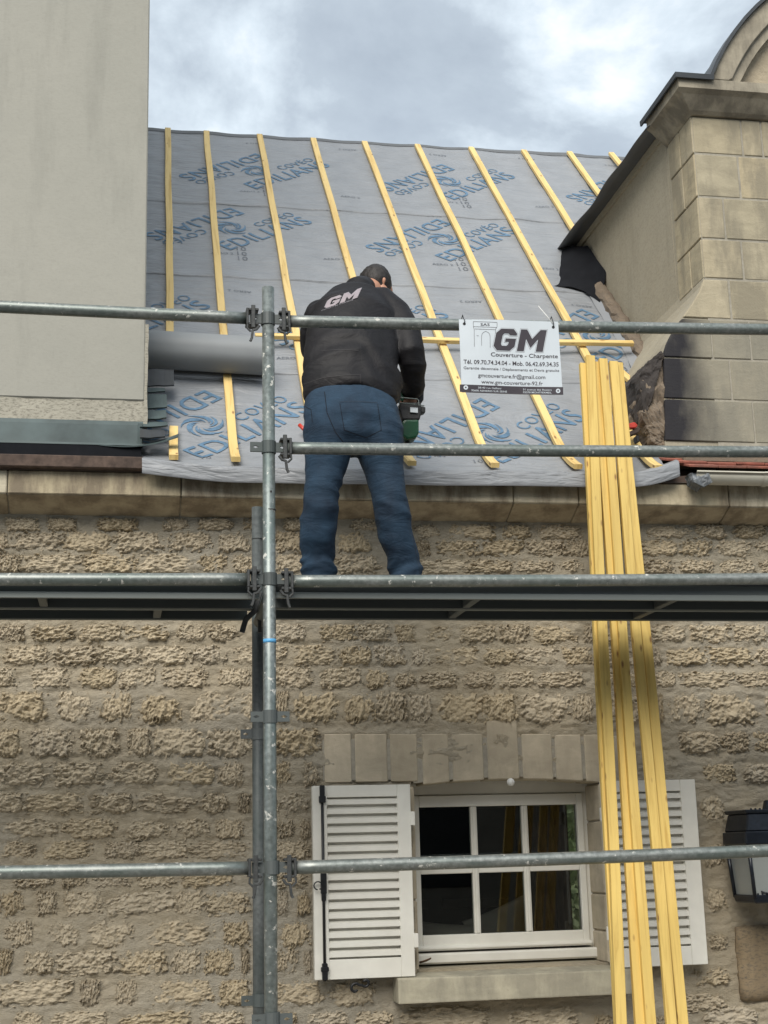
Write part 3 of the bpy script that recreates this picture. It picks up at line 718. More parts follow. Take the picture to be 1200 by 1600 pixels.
def wrinkle(x, s):
    a = .005 * noise.noise(Vector((x * 1.6, s * 6, 0))) + .0034 * (1 - abs(noise.noise(Vector((x * 1.7 + s * 1.1, s * 9, 4)))) * 2.6) * max(0, min(1, .5 + 1.4 * noise.noise(Vector((x * .8, s * 1.1, 33))))) - .007 * math.sin(math.pi * ((x - .18) / .405 % 1)) ** 2
    k = max(0, min(1, (x - 1.9) / 1.2)); a += k * .010 * (1 - abs(noise.noise(Vector((x * 1.8 - s * 1.2, s * 2.4 + x * .8, 8)))) * 2.2)
    return a
def rp(x, s, h=0.0, wr=True):
    y, z, an = roof(s)
    hh = h + (wrinkle(x, s) if wr and s > EAVE else 0)
    return Vector((x, y - math.sin(an) * hh, z + math.cos(an) * hh))
def rp_px(u, v):
    P = onP(u, v, Vector((0, 6.68, 3.52)), Vector((0, -math.tan(TH), 1))); s = (P.y - 6.68) / math.cos(TH)
    if s > .12: return P.x, s
    best = None; d = ray(u, v)
    for i in range(0, len(_tab) - 1):
        (sa, ya, za), (sb, yb, zb) = _tab[i], _tab[i + 1]; t = ya / d.y; zr = CAM.z + d.z * t
        if best is None or abs(zr - za) < best[0]: best = (abs(zr - za), sa, d.x * t)
    return best[2], best[1]
RIDGE = 4.66
ry, rz, _ = roof(RIDGE)
deckp = [(roof(s)[0] + .03, roof(s)[1] - .03) for s in np.linspace(EAVE + .02, .15, 8)] + [(ry, rz - .04), (ry + (rz - 3.1) * .9, 3.1), (7.4, 3.1)]
put('roof_boarding', fixn(mesh(*prism_yz(deckp, WX0, 5.6))), M['slate'], house)
for xx in (WX0, 5.5): put('gable', fixn(mesh(*prism_yz([(6.9, .1), (6.9, 3.6), (ry, rz - .1), (12.9, 3.2), (12.9, .1)], xx, xx + .1))), M['mortar'], house)
put('rear_wall', mesh(*join(boxd((WX0, 12.55, .1), (3.6, 12.8, 3.2)), boxd((4.55, 12.55, .1), (5.6, 12.8, 3.2)), boxd((3.6, 12.55, 2.3), (4.55, 12.8, 3.2)), boxd((3.6, 12.55, .1), (4.55, 12.8, .5)))), M['mortar'], house)

# membrane strips (each laps over the one below)
def strip(x0f, x1f, s0, s1, lift, dx=.03, ds=.02, top=False):
    vs, fs, uv = [], [], []
    n = max(2, int((s1 - s0) / ds)); W_ = int((4.35 - .0) / dx)
    for j in range(n + 1):
        s = s0 + (s1 - s0) * j / n; a, b = x0f(s), x1f(s)
        for i in range(W_ + 1):
            x = a + (b - a) * i / W_
            lf = lift + .004 * max(0, 1 - (s - s0) / .10) * (.6 + .8 * noise.noise(Vector((x * 2.2, s0, 3))))
            if top: lf += 0
            vs.append(rp(x, s, lf)); uv.append((x, s))
    fs = [(j * (W_ + 1) + i, j * (W_ + 1) + i + 1, (j + 1) * (W_ + 1) + i + 1, (j + 1) * (W_ + 1) + i) for j in range(n) for i in range(W_)]
    # thickness along the lower edge
    b0 = len(vs)
    for i in range(W_ + 1): v = vs[i]; vs.append(v + Vector((0, .004, -.006))); uv.append(uv[i])
    fs += [(i + 1, i, b0 + i, b0 + i + 1) for i in range(W_)]
    return uvmesh(vs, fs, [[uv[i] for i in f] for f in fs], True)
XR = 4.30
low = strip(lambda s: .085 + .02 * max(0, -s), lambda s: 2.64 + .20 * max(0, min(1, (s + .1) / .4)), -.432, .80, .002, .025, .015)
# curl up the free right hand corner of the hem and let the left end sag
for v in low.vertices:
    x = v.co.x
    if v.co.z < 3.36:
        k = max(0, (x - 2.33) / .31); v.co.z += .065 * k * k
        v.co.z += .028 * max(0, 1 - (x - .08) / .5) ** 2
        v.co.z -= .006 * math.sin(x * 2.1) - .004 * noise.noise(Vector((x * 3, 0, 0)))
        v.co.y += .006 * noise.noise(Vector((x * 4, v.co.z * 8, 2)))
U1 = put('underlay', low, M['membrane'], house)
U2 = put('underlay', strip(lambda s: .06, lambda s: 3.15, .765, 2.02, .005), M['membrane'], house)
U3 = put('underlay', strip(lambda s: .06, lambda s: 3.9, 1.985, 3.21, .008), M['membrane'], house)
U4 = put('underlay', strip(lambda s: .06, lambda s: XR - .25, 3.175, RIDGE + .02, .011), M['membrane'], house)
# dark ridge lap
vs = [rp(x, s, .014) for s in (RIDGE - .05, RIDGE + .01, RIDGE + .05) for x in np.linspace(.06, 4.0, 60)]
for i in range(60): vs[120 + i] += Vector((0, .02, -.03)); vs[60 + i].z += .004 * noise.noise(Vector((i * .4, 0, 0)))
put('ridge_lap', mesh(vs, [(j * 60 + i, j * 60 + i + 1, (j + 1) * 60 + i + 1, (j + 1) * 60 + i) for j in range(2) for i in range(59)], True), M['sheet'], house)

# ---- print on the underlay
def lay(vs, fs, x0, s0, ang, lift, parent, mat, name='print'):
    vs, fs = cut(vs, fs, .03)
    ca, sa = math.cos(ang), math.sin(ang); P = []
    for x, y in vs:
        X, Sx = x0 + x * ca - y * sa, s0 + x * sa + y * ca
        P.append(rp(X, Sx, lift + .0035 + .004 * max(0, 1 - (Sx - parent_s0[parent.name]) / .10)))
    keep = [f for f in fs if all(P[i].x < 4.2 and P[i].x > .09 for i in f)]
    if keep: return put(name, mesh(P, keep), mat, parent)
parent_s0 = {U1.name: -9, U2.name: .765, U3.name: 1.985, U4.name: 3.175}
LIFT = {U1.name: .002, U2.name: .005, U3.name: .008, U4.name: .011}
T_ED = text_poly('EDILIANS', 1, offset=.008, space=1.08); T_CO = text_poly('COVÉO', 1, offset=.004, space=1.1)
ED = (fit(T_ED[0], .80, 0, 0), T_ED[1]); CO = (fit(T_CO[0], .36, 0, 0), T_CO[1])
def swirl():
    vs, fs = [], []
    for k in range(11):
        a0 = k * 2 * math.pi / 11; n = 9; b = len(vs); R1 = .115 * (1.0 if k % 2 else .88)
        for i in range(n + 1):
            t = i / n; r = R1 * (.30 + .70 * t); a = a0 + 1.75 * t; w = .020 * math.sin(math.pi * min(1, t * .93 + .04)) + .001
            vs.append(((r - w / 2) * math.cos(a), (r - w / 2) * math.sin(a))); vs.append(((r + w / 2) * math.cos(a + .05), (r + w / 2) * math.sin(a + .05)))
        fs += [(b + 2 * i, b + 2 * i + 1, b + 2 * i + 3, b + 2 * i + 2) for i in range(n)]
    return vs, fs
SW = swirl()
D45 = R_(44)
def strip_for(s): return U1 if s < .78 else U2 if s < 2.0 else U3 if s < 3.19 else U4
def cluster(x, s, par):
    L = LIFT[par.name]; u = Vector((math.cos(D45), math.sin(D45))); n = Vector((-u.y, u.x)); c = Vector((x, s))
    lay(*SW, x, s, 0, L, par, M['printblue'], 'printed_swirl')
    for sg in (1, -1):
        o = c + sg * (-.27 * u - .25 * n) if sg == 1 else c + sg * (-.27 * u - .25 * n)
        lay(*ED, o.x, o.y, D45 + (0 if sg == 1 else math.pi), L, par, M['printblue'], 'printed_lettering')
        o = c + sg * (.165 * u - .10 * n)
        lay(*CO, o.x, o.y, D45 + (0 if sg == 1 else math.pi), L, par, M['printblue'], 'printed_lettering')
AE = text_poly('AERO 2', 1, offset=.0, res=2); AE = (fit(AE[0], .135, 0, 0), AE[1])
TN = text_poly('10\n10\n10', 1, res=2); TN = (fit(TN[0], .06, 0, 0), TN[1])
rows = [(U4, 3.88, [.90, 2.28, 3.66]), (U3, 2.77, [.66, 2.05, 3.44]), (U2, 1.38, [-.06, 1.32, 2.70]), (U1, .19, [.39, 1.83])]
for par, s, xs_ in rows:
    for x in xs_: cluster(x, s, par)
    s0 = s - .60; base = xs_[0] - .2
    for k in range(-1, 6):
        x = base + k * .69
        if .12 < x < 3.9 and s > .5:
            lay(*AE, x + .06, s0 + .16, 0, LIFT[par.name], par, M['printgrey'], 'printed_lettering')
            lay(*AE, x + .30, s0 + 1.03 if s < 3 else s0 + 1.2, math.pi, LIFT[par.name], par, M['printgrey'], 'printed_lettering')
    for k in range(3):
        x = xs_[0] + .02 + k * 1.38
        if .12 < x < 3.6 and s > 1: lay(*TN, x, s0 + .24, 0, LIFT[par.name], par, M['printgrey'], 'printed_numbers')
for u, v, tt in ((322, 722, '10'), (690, 720, '10'), (748, 730, '10')):
    a = text_poly(tt, 1, res=2); a = (fit(a[0], .045), a[1]); x, s = rp_px(u, v - 6); lay(*a, x - .02, max(s, EAVE + .02), 0, .002, U1, M['printgrey'], 'printed_numbers')
x, s = rp_px(432, 562); lay(*AE, x, s, 0, .005, U2, M['printgrey'], 'printed_lettering')

# ---- counter battens
def batten(x_top, x_bot, s_top, s_bot, w=.042, t=.024, seed=0):
    path = []; ups = []
    n = max(3, int((s_top - s_bot) / .06))
    for i in range(n + 1):
        s = s_bot + (s_top - s_bot) * i / n; k = i / n
        x = x_bot + (x_top - x_bot) * k + .006 * noise.noise(Vector((s * 1.3, seed * 7.1, 0)))
        path.append(rp(x, s, .013 + t / 2 + .012 * max(0, (x - 1.9) / 1.2) + .003, wr=False)); an = roof(s)[2]; ups.append(Vector((0, -math.sin(an), math.cos(an))))
    return beam('batten', path, w, t, M['batten'], house, up=lambda i: ups[i], b=.002)
bl = [(.299, .245, 4.62, .80), (.582, .515, 4.61, EAVE + .02), (.977, .912, 4.61, EAVE + .02), (1.375, 1.335, 4.60, EAVE + .02), (1.769, 1.735, 4.60, EAVE + .02), (2.175, 2.14, 4.60, EAVE + .02),
      (2.592, 2.545, 4.60, EAVE + .02), (3.01, 2.98, 4.60, 2.75), (3.376, 3.36, 4.62, 3.2), (3.723, 3.73, 4.65, 3.9)]
for k, (xt, xb, st, sb) in enumerate(bl): batten(xt, xb, st, sb, seed=k)
batten(.245, .235, .10, EAVE + .04, seed=21)
# nails: small dark heads, two per fixing
# horizontal batten
pa, pb = rp(.70, 1.09, .058, False), rp(2.853, 1.15, .07, False); an = TH
beam('cross_batten', [pa.lerp(pb, k / 8) + Vector((0, 0, .004 * math.sin(k))) for k in range(9)], .034, .026, M['batten'], house, up=Vector((0, -math.sin(an), math.cos(an))))
# short stub right of the timbers
x0_, s0_ = rp_px(955, 580); x1_, s1_ = rp_px(1003, 620)
beam('batten', [rp(x0_, s0_, .04, False), rp(x1_, s1_, .03, False)], .04, .024, M['batten'], house, up=Vector((0, -math.sin(an), math.cos(an))))

# ---- roll of underlay resting on the battens at the left
roll = thing('underlay_roll', rp(.42, 1.02, .05, False), 'thick grey roll of underlay lying across the battens against the rendered corner', 'membrane roll')
c0 = onY(226, 552, 7.20); c1 = onY(420, 562, 7.20)
nr = Vector((0, -math.sin(TH), math.cos(TH))); RR = .098
def offp(u, v, h): return onP(u, v, Vector((0, 6.68, 3.52)) + nr * h, nr)
c0 = offp(236, 546, RR + .036); c1 = offp(417, 557, RR + .036); c0 = c0 + (c0 - c1).normalized() * .1
n = 40; path = [c0.lerp(c1, i / 30) for i in range(31)]
prof = [(RR * math.cos(2 * math.pi * i / n) * (1 + .015 * math.sin(i * .9)), RR * math.sin(2 * math.pi * i / n)) for i in range(n)]
put('roll_body', uvmesh(*sweepd(path, prof, Vector((0, 0, 1))), smooth=True), M['rollgrey'], roll)
# spiral end and loose tail
sp = []
for i in range(90): a = i * .32; r = RR - i * .0009; sp.append(Vector((c1.x + .003, c1.y + r * math.cos(a), c1.z + r * math.sin(a))))
tube('roll_end_spiral', sp, .0022, M['darkfelt'], roll, 5, Vector((1, 0, 0)))
vs = []
for i in range(31):
    k = i / 30; pe = offp(238 + 175 * k, 583 + 10 * k, .036); 
    s_e = (pe.y - 6.68 + math.sin(TH) * .036) / math.cos(TH)
    for j, (ds_, h_) in enumerate(((.10, .05), (.05, .045), (.02, .036), (0, .034))): vs.append(rp(pe.x, s_e + ds_ + .01 * noise.noise(Vector((pe.x * 4, 1, 0))), h_ + .003 * noise.noise(Vector((pe.x * 6, j, 5))), False))
put('loose_tail', mesh(vs, [(i * 4 + j, i * 4 + j + 1, i * 4 + j + 5, i * 4 + j + 4) for i in range(30) for j in range(3)], True), M['membrane'], roll)

# ================================================================== NEIGHBOURING RENDERED BUILDING (left)
nb = thing('rendered_building', (-1.5, 6.62, 3.5), 'tall plain grey rendered building rising at the left edge above the zinc flashing', 'building')
NX = .104; NZ = onY(120, 660, 6.60).z
vs = []; fs = []
box('render_face', (-3.2, 6.60, NZ + .115), (NX, 10.9, 9.6), M['render'], nb, .006)
# rougher band at the base, edge irregular
def lump(a, b, mat, name, parent, amp=.006, d=.02, fr=14):
    me = mesh(*boxd(a, b)); bm = bmesh.new(); bm.from_mesh(me)
    for ax in range(3):
        lo, hi = a[ax], b[ax]; st = d; k = lo + st
        while k < hi - st * .4 and (hi - lo) / d < 400:
            co = [0, 0, 0]; no = [0, 0, 0]; co[ax] = k; no[ax] = 1
            if ax == 1 and k > a[1] + .3: break
            bmesh.ops.bisect_plane(bm, geom=bm.verts[:] + bm.edges[:] + bm.faces[:], plane_co=co, plane_no=no); k += st
    for v in bm.verts: v.co += Vector((noise.noise(v.co * fr), noise.noise(v.co * fr + Vector((9, 0, 0))), noise.noise(v.co * fr + Vector((0, 9, 0))))) * amp
    bmesh.ops.recalc_face_normals(bm, faces=bm.faces); bm.to_mesh(me); bm.free(); me.polygons.foreach_set('use_smooth', [False] * len(me.polygons))
    return put(name, me, mat, parent)
lump((-3.2, 6.606, NZ), (NX - .002, 6.9, NZ + .116), M['renderrough'], 'base_band', nb, .004, .03)
lump((NX - .002, 6.604, NZ - .01), (NX + .014, 6.75, NZ + .50), M['renderrough'], 'corner_bead', nb, .005, .02)
# zinc apron under the render
z1a = onY(0, 662, 6.585).z; z1b = onY(0, 690, 6.585).z
za = onY(110, 692, 6.50).z
me = mesh(*prism_yz([(6.592, NZ + .01), (6.586, NZ - .01), (6.575, za + .02), (6.50, za + .004), (6.498, za - .006), (6.584, za + .006), (6.60, NZ - .01)], -3.2, NX - .005)); fixn(me)
put('zinc_apron', me, M['zinc'], nb)
box('zinc_stop', (NX - .03, 6.568, za + .022), (NX - .008, 6.59, NZ - .004), M['zinc'], nb, .002)
# lip that runs on past the corner and curls up
tip = onY(279, 682, 6.47); vs = []
for i in range(25):
    k = i / 24; x = -.1 + (tip.x + .1) * k; zz = za - .004 - .012 * math.sin(k * math.pi) + (tip.z - za + .004) * k ** 2.5; yy = 6.497 - .03 * k
    for a in ((0, 0), (.045 + .01 * k, .008 + .02 * k), (.047 + .01 * k, .005 + .02 * k), (.001, -.005)): vs.append((x, yy + a[0], zz + a[1]))
fs = [(i * 4 + j, i * 4 + (j + 1) % 4, (i + 1) * 4 + (j + 1) % 4, (i + 1) * 4 + j) for i in range(24) for j in range(4)] + [(0, 1, 2, 3), (99, 98, 97, 96)]
put('zinc_lip', fixn(mesh(vs, fs)), M['zinc'], nb)
# old eaves board, and a black box as painted shade of the recess
box('eaves_board', (-3.2, 6.40, onY(110, 730, 6.40).z), (.10, 6.46, onY(110, 711, 6.40).z), M['oldwood'], house, .004)
box('recess_shade', (-3.2, 6.50, 3.33), (.09, 6.62, za - .008), M['shadeblack'], house, 0)
# stepped zinc soakers between the corner and the roof
flz = [(577, 603, 272, 'zincdark', .0), (606, 613, 258, 'zinc', .0), (616, 638, 261, 'zinc', 0), (641, 655, 260, 'zinc', 0), (659, 667, 262, 'zinc', 0), (671, 684, 258, 'zincdark', 0)]
for k, (ya, yb, xr, mt, _) in enumerate(flz):
    top = onY(240, ya, 6.98 - k * .085); bot = onY(240, yb, 6.90 - k * .085); xx = onY(xr, ya, 6.93 - k * .085).x; vs = []; nn = 7
    for i in range(nn + 1):
        t = i / nn; x = NX - .02 + (xx - NX + .02) * t; cv = .010 * t * t
        for (q_, off) in ((top, 0), (bot, 0), (bot, .004), (top, .004)):
            vs.append((x, q_.y + off * 2, q_.z + cv * (1 if q_ is bot else .2) - off + .004 * noise.noise(Vector((t * 3, k, q_.z)))))
    fs = [(i * 4 + j, i * 4 + (j + 1) % 4, (i + 1) * 4 + (j + 1) % 4, (i + 1) * 4 + j) for i in range(nn) for j in range(4)] + [(0, 1, 2, 3), (nn * 4 + 3, nn * 4 + 2, nn * 4 + 1, nn * 4)]
    put('zinc_soaker', fixn(mesh(vs, fs)), M[mt], nb)

# ================================================================== DORMER (right)
DX = 2.945
TOPZ = 5.36
dorm = put('dormer', fixn(mesh(*join(
    prism_xz([(DX + .004, 3.5), (5.05, 3.5), (5.05, TOPZ + .12), (DX + .004, TOPZ + .12)], DW + .004, 6.98),
    prism_yz([(6.97, 3.7), (6.97, 5.47), (8.62, 5.47)], DX + .002, 5.05)))), M['cheek'], house)
dorm['label'] = 'stone dormer with moulded cornice and round pediment'
# cheek rises to its own coping strip
fl = 0
put('cheek_coping', fixn(mesh(*prism_yz([(6.99, 5.445), (6.99, 5.49), (8.62, 5.49), (8.58, 5.445)], DX - .012, DX + .1))), M['cheek'], dorm)
# ashlar front: rows from the photo, x joints in pixels on the front face
def fz(v, u=1140): return onY(u, v, DW).z
vrows = [(185, 243, [1159, 1190, 1260]), (243, 310, [1155, 1240]), (310, 375, [1132, 1215]), (375, 437, [1160, 1250]), (437, 500, [1141, 1230])]
def dcorner(z):                                 # left edge of the front, sweeping out below
    t = max(0, min(1, (4.50 - z) / .50)); return DX - .255 * (t * t * (3 - 2 * t)) if z > 4.0 else DX - .255 - .03 * (4.0 - z) / .5
box('joint_bed', (DX + .003, DW + .001, 3.52), (5.04, DW + .011, TOPZ + .01), M['ashjoint'], dorm, 0)
def ash(x0, x1, z0, z1, mat, jt=.005, poly=None):
    pl = poly or [(x0 + jt, z0 + jt), (x1 - jt, z0 + jt), (x1 - jt, z1 - jt), (x0 + jt, z1 - jt)]
    me = mesh(*prism_xz(pl, DW - rs.uniform(.001, .0045), DW + .03)); bevel(me, .004); return put('stone_block', me, mat, dorm)
for v0, v1, xs_ in vrows:
    z1_, z0_ = fz(v0), fz(v1); X = [DX] + [onY(x, (v0 + v1) / 2, DW).x for x in xs_]
    while X[-1] < 5.0: X.append(min(5.05, X[-1] + rs.uniform(.24, .36)))
    for i in range(len(X) - 1):
        if v0 > 430 and i == 0:
            n = 6; lft = [(dcorner(z0_ + .006 + (z1_ - z0_ - .012) * k / n) + .004, z0_ + .006 + (z1_ - z0_ - .012) * k / n) for k in range(n + 1)]
            ash(0, 0, 0, 0, M['ashlar'], poly=lft + [(X[1] - .006, z1_ - .006), (X[1] - .006, z0_ + .006)]); continue
        ash(X[i], X[i + 1], z0_, z1_, M['ashlar'])
for (v0, v1, xs_) in [(500, 562, [1112, 1172, 1240]), (562, 626, [1142, 1225]), (626, 692, [1178, 1250])]:
    z1_, z0_ = fz(v0), fz(v1); X = [onY(x, (v0 + v1) / 2, DW).x for x in xs_]
    while X[-1] < 5.0: X.append(min(5.05, X[-1] + rs.uniform(.24, .36)))
    n = 6; lft = [(dcorner(z0_ + .004 + (z1_ - z0_ - .008) * k / n) + .004, z0_ + .004 + (z1_ - z0_ - .008) * k / n) for k in range(n + 1)]
    ash(0, 0, 0, 0, M['stained'], poly=lft + [(X[0] - .004, z1_ - .004), (X[0] - .004, z0_ + .004)])
    for i in range(len(X) - 1): ash(X[i], X[i + 1], z0_, z1_, M['stained'], .004)
zz = [4.62 - .05 * k for k in range(24)]
# solid body of the splayed foot, back to the roof
n = 14; zs = np.linspace(3.50, 4.5, n)
vs = []
for z in zs:
    x = dcorner(z) + .006; vs += [(x, DW + .006, z), (x, 6.68 + (z - 3.52) / 1.028 + .1, z), (DX + .05, 6.68 + (z - 3.52) / 1.028 + .1, z), (DX + .05, DW + .006, z)]
fs = [(i * 4 + j, i * 4 + (j + 1) % 4, (i + 1) * 4 + (j + 1) % 4, (i + 1) * 4 + j) for i in range(n - 1) for j in range(4)] + [(0, 1, 2, 3), ((n - 1) * 4, (n - 1) * 4 + 1, (n - 1) * 4 + 2, (n - 1) * 4 + 3)]
put('splayed_foot', fixn(mesh(vs, fs)), M['cheek'], dorm)
# quoins on the cheek side
qz = sorted([fz(185, 1083), fz(240, 1085), fz(300, 1088), fz(372, 1093), fz(437, 1096), fz(500, 1090)]); tog = 0
qrows = [(fz(243), fz(185), [6.60, 6.77, 6.93]), (fz(310), fz(243), [6.60, 6.76, 6.92]), (fz(375), fz(310), [6.60, 6.93]), (fz(437), fz(375), [6.60, 6.75, 6.93]), (fz(500), fz(437), [6.60, 6.90])]
for z0_, z1_, ys in qrows:
    for i in range(len(ys) - 1):
        me = mesh(*boxd((DX - .004 - .002 * (i % 2), ys[i] + (.002 if i == 0 else .004), z0_ + .004), (DX + .03, ys[i + 1] - .004, z1_ - .004))); bevel(me, .004); put('quoin_stone', me, M['ashlar'], dorm)
# black-stained broken masonry left of the foot
M['broken'] = render_mat('broken_brown_masonry', (.15, .115, .085), (.21, .165, .12), .7, .7)
M['soot'] = plain('sooty_masonry', (.035, .031, .030), .9, 0, .4, 12, .6, dark=(.09, .07, .055))
def rough_lump(cpts, mat, name, parent, seed=0, amp=.02, cuts=5):
    me = mesh(*prism_xz(cpts[0], cpts[1], cpts[2])); bm = bmesh.new(); bm.from_mesh(me); bmesh.ops.triangulate(bm, faces=bm.faces[:])
    bmesh.ops.subdivide_edges(bm, edges=bm.edges[:], cuts=cuts, use_grid_fill=True); bmesh.ops.subdivide_edges(bm, edges=bm.edges[:], cuts=1, use_grid_fill=True)
    bmesh.ops.recalc_face_normals(bm, faces=bm.faces[:]); bm.normal_update()
    for v in bm.verts: v.co += v.normal * amp * fbm(v.co * 16 + Vector((seed, 0, 0)), 4, .7)
    bm.to_mesh(me); bm.free(); return put(name, me, mat, parent)
g1 = lambda u, v, Y=6.62: (onY(u, v, Y).x, onY(u, v, Y).z)
rough_lump(([g1(1002, 597), g1(1030, 565), g1(1047, 552), g1(1052, 690), g1(1040, 705), g1(1018, 690), g1(1004, 655)], 6.615, 7.0), M['broken'], 'broken_masonry', dorm, 3, .022)
rough_lump(([g1(996, 588), g1(1012, 566), g1(1030, 552), g1(1034, 560), g1(1022, 600), g1(1012, 640), g1(1004, 652)], 6.60, 6.95), M['soot'], 'sooty_edge', dorm, 8, .012)
# crumbled mortar fillet where cheek meets roof
path = [rp(DX - .035 - .12 * max(0, (1.0 - s) / 1.0) - .0, s, .02, False) for s in np.linspace(.55, 2.05, 30)]
me = uvmesh(*sweepd(path, circ(.044, 12), Vector((0, -1, 1)).normalized()))
for v in me.vertices: v.co += Vector((1, 1, 1)) * .018 * fbm(v.co * 22, 3) + Vector((.012 * noise.noise(v.co * 9), 0, .012 * noise.noise(v.co * 11)))
put('mortar_fillet', me, M['broken'], dorm)
# moulded cornice, mitred round the corner
CX, CY, CT = 2.835, 6.475, 5.525
cprof = [(0.0, 0.0), (.0, -.055), (.028, -.075), (.085, -.135), (.105, -.150), (.140, -.150), (.140, 0)]   # inward offset, z
def mitre(prof, zt, name, mat, xend=5.2, yend=6.95, cx=CX, cy=CY):
    vs = []
    for o, z in prof: vs.append((xend, cy + o, zt + z))
    for o, z in prof: vs.append((cx + o, cy + o, zt + z))
    for o, z in prof: vs.append((cx + o, yend, zt + z))
    n = len(prof); fs = [(i * n + j, i * n + (j + 1) % n, (i + 1) * n + (j + 1) % n, (i + 1) * n + j) for i in range(2) for j in range(n)] + [tuple(range(n)), tuple(range(2 * n, 3 * n))]
    return put(name, fixn(mesh(vs, fs)), mat, dorm)
mitre(cprof, CT, 'dormer_cornice', M['dormcornice'])
mitre([(-.022, -.012), (-.024, .016), (.25, .035), (.25, .022), (-.01, .006), (-.012, -.012)], CT, 'zinc_cap', M['zincdark'], xend=onY(1113, 122, CY).x, yend=6.99)
# pediment arc
def circ3(a, b, c):
    ax, ay = a; bx_, by = b; cx, cy_ = c; d = 2 * (ax * (by - cy_) + bx_ * (cy_ - ay) + cx * (ay - by))
    ux = ((ax * ax + ay * ay) * (by - cy_) + (bx_ * bx_ + by * by) * (cy_ - ay) + (cx * cx + cy_ * cy_) * (ay - by)) / d
    uy = ((ax * ax + ay * ay) * (cx - bx_) + (bx_ * bx_ + by * by) * (ax - cx) + (cx * cx + cy_ * cy_) * (bx_ - ax)) / d
    return ux, uy, math.hypot(ax - ux, ay - uy)
P3 = [onY(1116, 112, CY), onY(1150, 50, CY), onY(1192, 4, CY)]
ax_, az_, ar = circ3(*[(p.x, p.z) for p in P3])
a_start = math.pi - math.asin(max(-1, min(1, (CT - az_) / ar)))
def arc_piece(r0, r1, a0, a1, y0, y1, n=10):
    pts = [(ax_ + r1 * math.cos(a0 + (a1 - a0) * i / n), az_ + r1 * math.sin(a0 + (a1 - a0) * i / n)) for i in range(n + 1)]
    pts += [(ax_ + r0 * math.cos(a1 + (a0 - a1) * i / n), az_ + r0 * math.sin(a1 + (a0 - a1) * i / n)) for i in range(n + 1)]
    pts = [(x, max(z, CT + .004)) for x, z in pts]
    # drop repeats produced by the clamp
    o = []
    for p in pts:
        if not o or math.hypot(p[0] - o[-1][0], p[1] - o[-1][1]) > 1e-4: o.append(p)
    return prism_xz(o, y0, y1)
nseg = 5; span = (a_start - (math.pi - a_start)); ctr = []
ri = ar - .155
for i in range(nseg):
    a1 = a_start - span * i / nseg - .004; a0 = a_start - span * (i + 1) / nseg + .004
    me = fixn(mesh(*arc_piece(ri + .05, ar, a0, a1, CY + .004, CY + .20))); bevel(me, .004); put('arch_stone', me, M['dormcornice'], dorm)
    me = fixn(mesh(*arc_piece(ri, ri + .052, a0, a1, CY + .03, CY + .20))); put('arch_moulding', me, M['dormcornice'], dorm)
me = fixn(mesh(*arc_piece(.0, ri + .01, math.pi - a_start, a_start, CY + .085, CY + .18, 24)))
put('tympanum', me, M['rubble'], dorm)
me = fixn(mesh(*arc_piece(ar, ar + .018, math.pi - a_start - .02, a_start + .0, CY - .018, CY + .12, 30))); put('zinc_arch_edge', me, M['zincdark'], dorm)
me = fixn(mesh(*arc_piece(ar - .012, ar + .002, math.pi - a_start, a_start, CY + .10, 8.9, 30))); put('zinc_barrel_roof', me, M['zinc'], dorm)
# dark sheet dressed over the cheek head, running back to the main slope
vs = []; nn = 40
for i in range(nn + 1):
    k = i / nn; Y = 6.90 + (8.86 - 6.90) * k; wv = .007 * noise.noise(Vector((Y * 3, 0, 0))) + .002 * math.sin(Y * 11)
    o = .12 + .012 * noise.noise(Vector((Y * 2.2, 5, 0))) + .02 * k
    zt = 5.492 - .012 * k
    for j, (dx_, dz_) in enumerate(((.12, .02), (0, .012), (-o * .5, .004 + wv), (-o, -.018 + wv * 1.4), (-o, -.024 + wv * 1.4), (-o * .5, -.003 + wv), (0, .004), (.12, .012))):
        vs.append((DX + dx_, Y, zt + dz_))
fs = [(i * 8 + j, i * 8 + (j + 1) % 8, (i + 1) * 8 + (j + 1) % 8, (i + 1) * 8 + j) for i in range(nn) for j in range(8)] + [tuple(range(8)), tuple(range(nn * 8, nn * 8 + 8))]
put('flashing_sheet', fixn(mesh(vs, fs, True)), M['sheet'], dorm)
# upstand under that sheet, painted black for the shade of the cavity there
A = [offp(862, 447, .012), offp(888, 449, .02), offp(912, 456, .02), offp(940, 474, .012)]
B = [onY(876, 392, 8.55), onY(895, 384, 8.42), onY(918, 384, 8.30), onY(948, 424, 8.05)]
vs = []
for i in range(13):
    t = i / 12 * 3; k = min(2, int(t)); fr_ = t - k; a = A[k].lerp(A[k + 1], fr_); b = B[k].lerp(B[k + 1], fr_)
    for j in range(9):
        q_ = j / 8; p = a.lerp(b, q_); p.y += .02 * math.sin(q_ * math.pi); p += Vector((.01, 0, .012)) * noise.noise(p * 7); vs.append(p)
put('underlay_upstand_shade', mesh(vs, [(i * 9 + j, i * 9 + j + 1, (i + 1) * 9 + j + 1, (i + 1) * 9 + j) for i in range(12) for j in range(8)], True), M['shadeblack'], dorm)
# folded strip of underlay turned up along the cheek below it
vs = []
for i in range(31):
    s = .45 + 1.6 * i / 30
    for j, (x, h) in enumerate(((2.82, .008), (2.865, .012), (2.89, .03), (2.905, .05))):
        vs.append(rp(x - .14 * max(0, (1.1 - s)), s, h + .012 * noise.noise(Vector((s * 6, j * 2, 1))), False))
put('underlay_fold', mesh(vs, [(i * 4 + j, i * 4 + j + 1, (i + 1) * 4 + j + 1, (i + 1) * 4 + j) for i in range(30) for j in range(3)], True), M['membrane'], dorm)
# rolled zinc scrap at the ridge
tube('ridge_zinc_curl', [rp(3.90, 4.66, .04, False), rp(4.10, 4.60, .06, False)], .035, M['sheet'], house, 14)

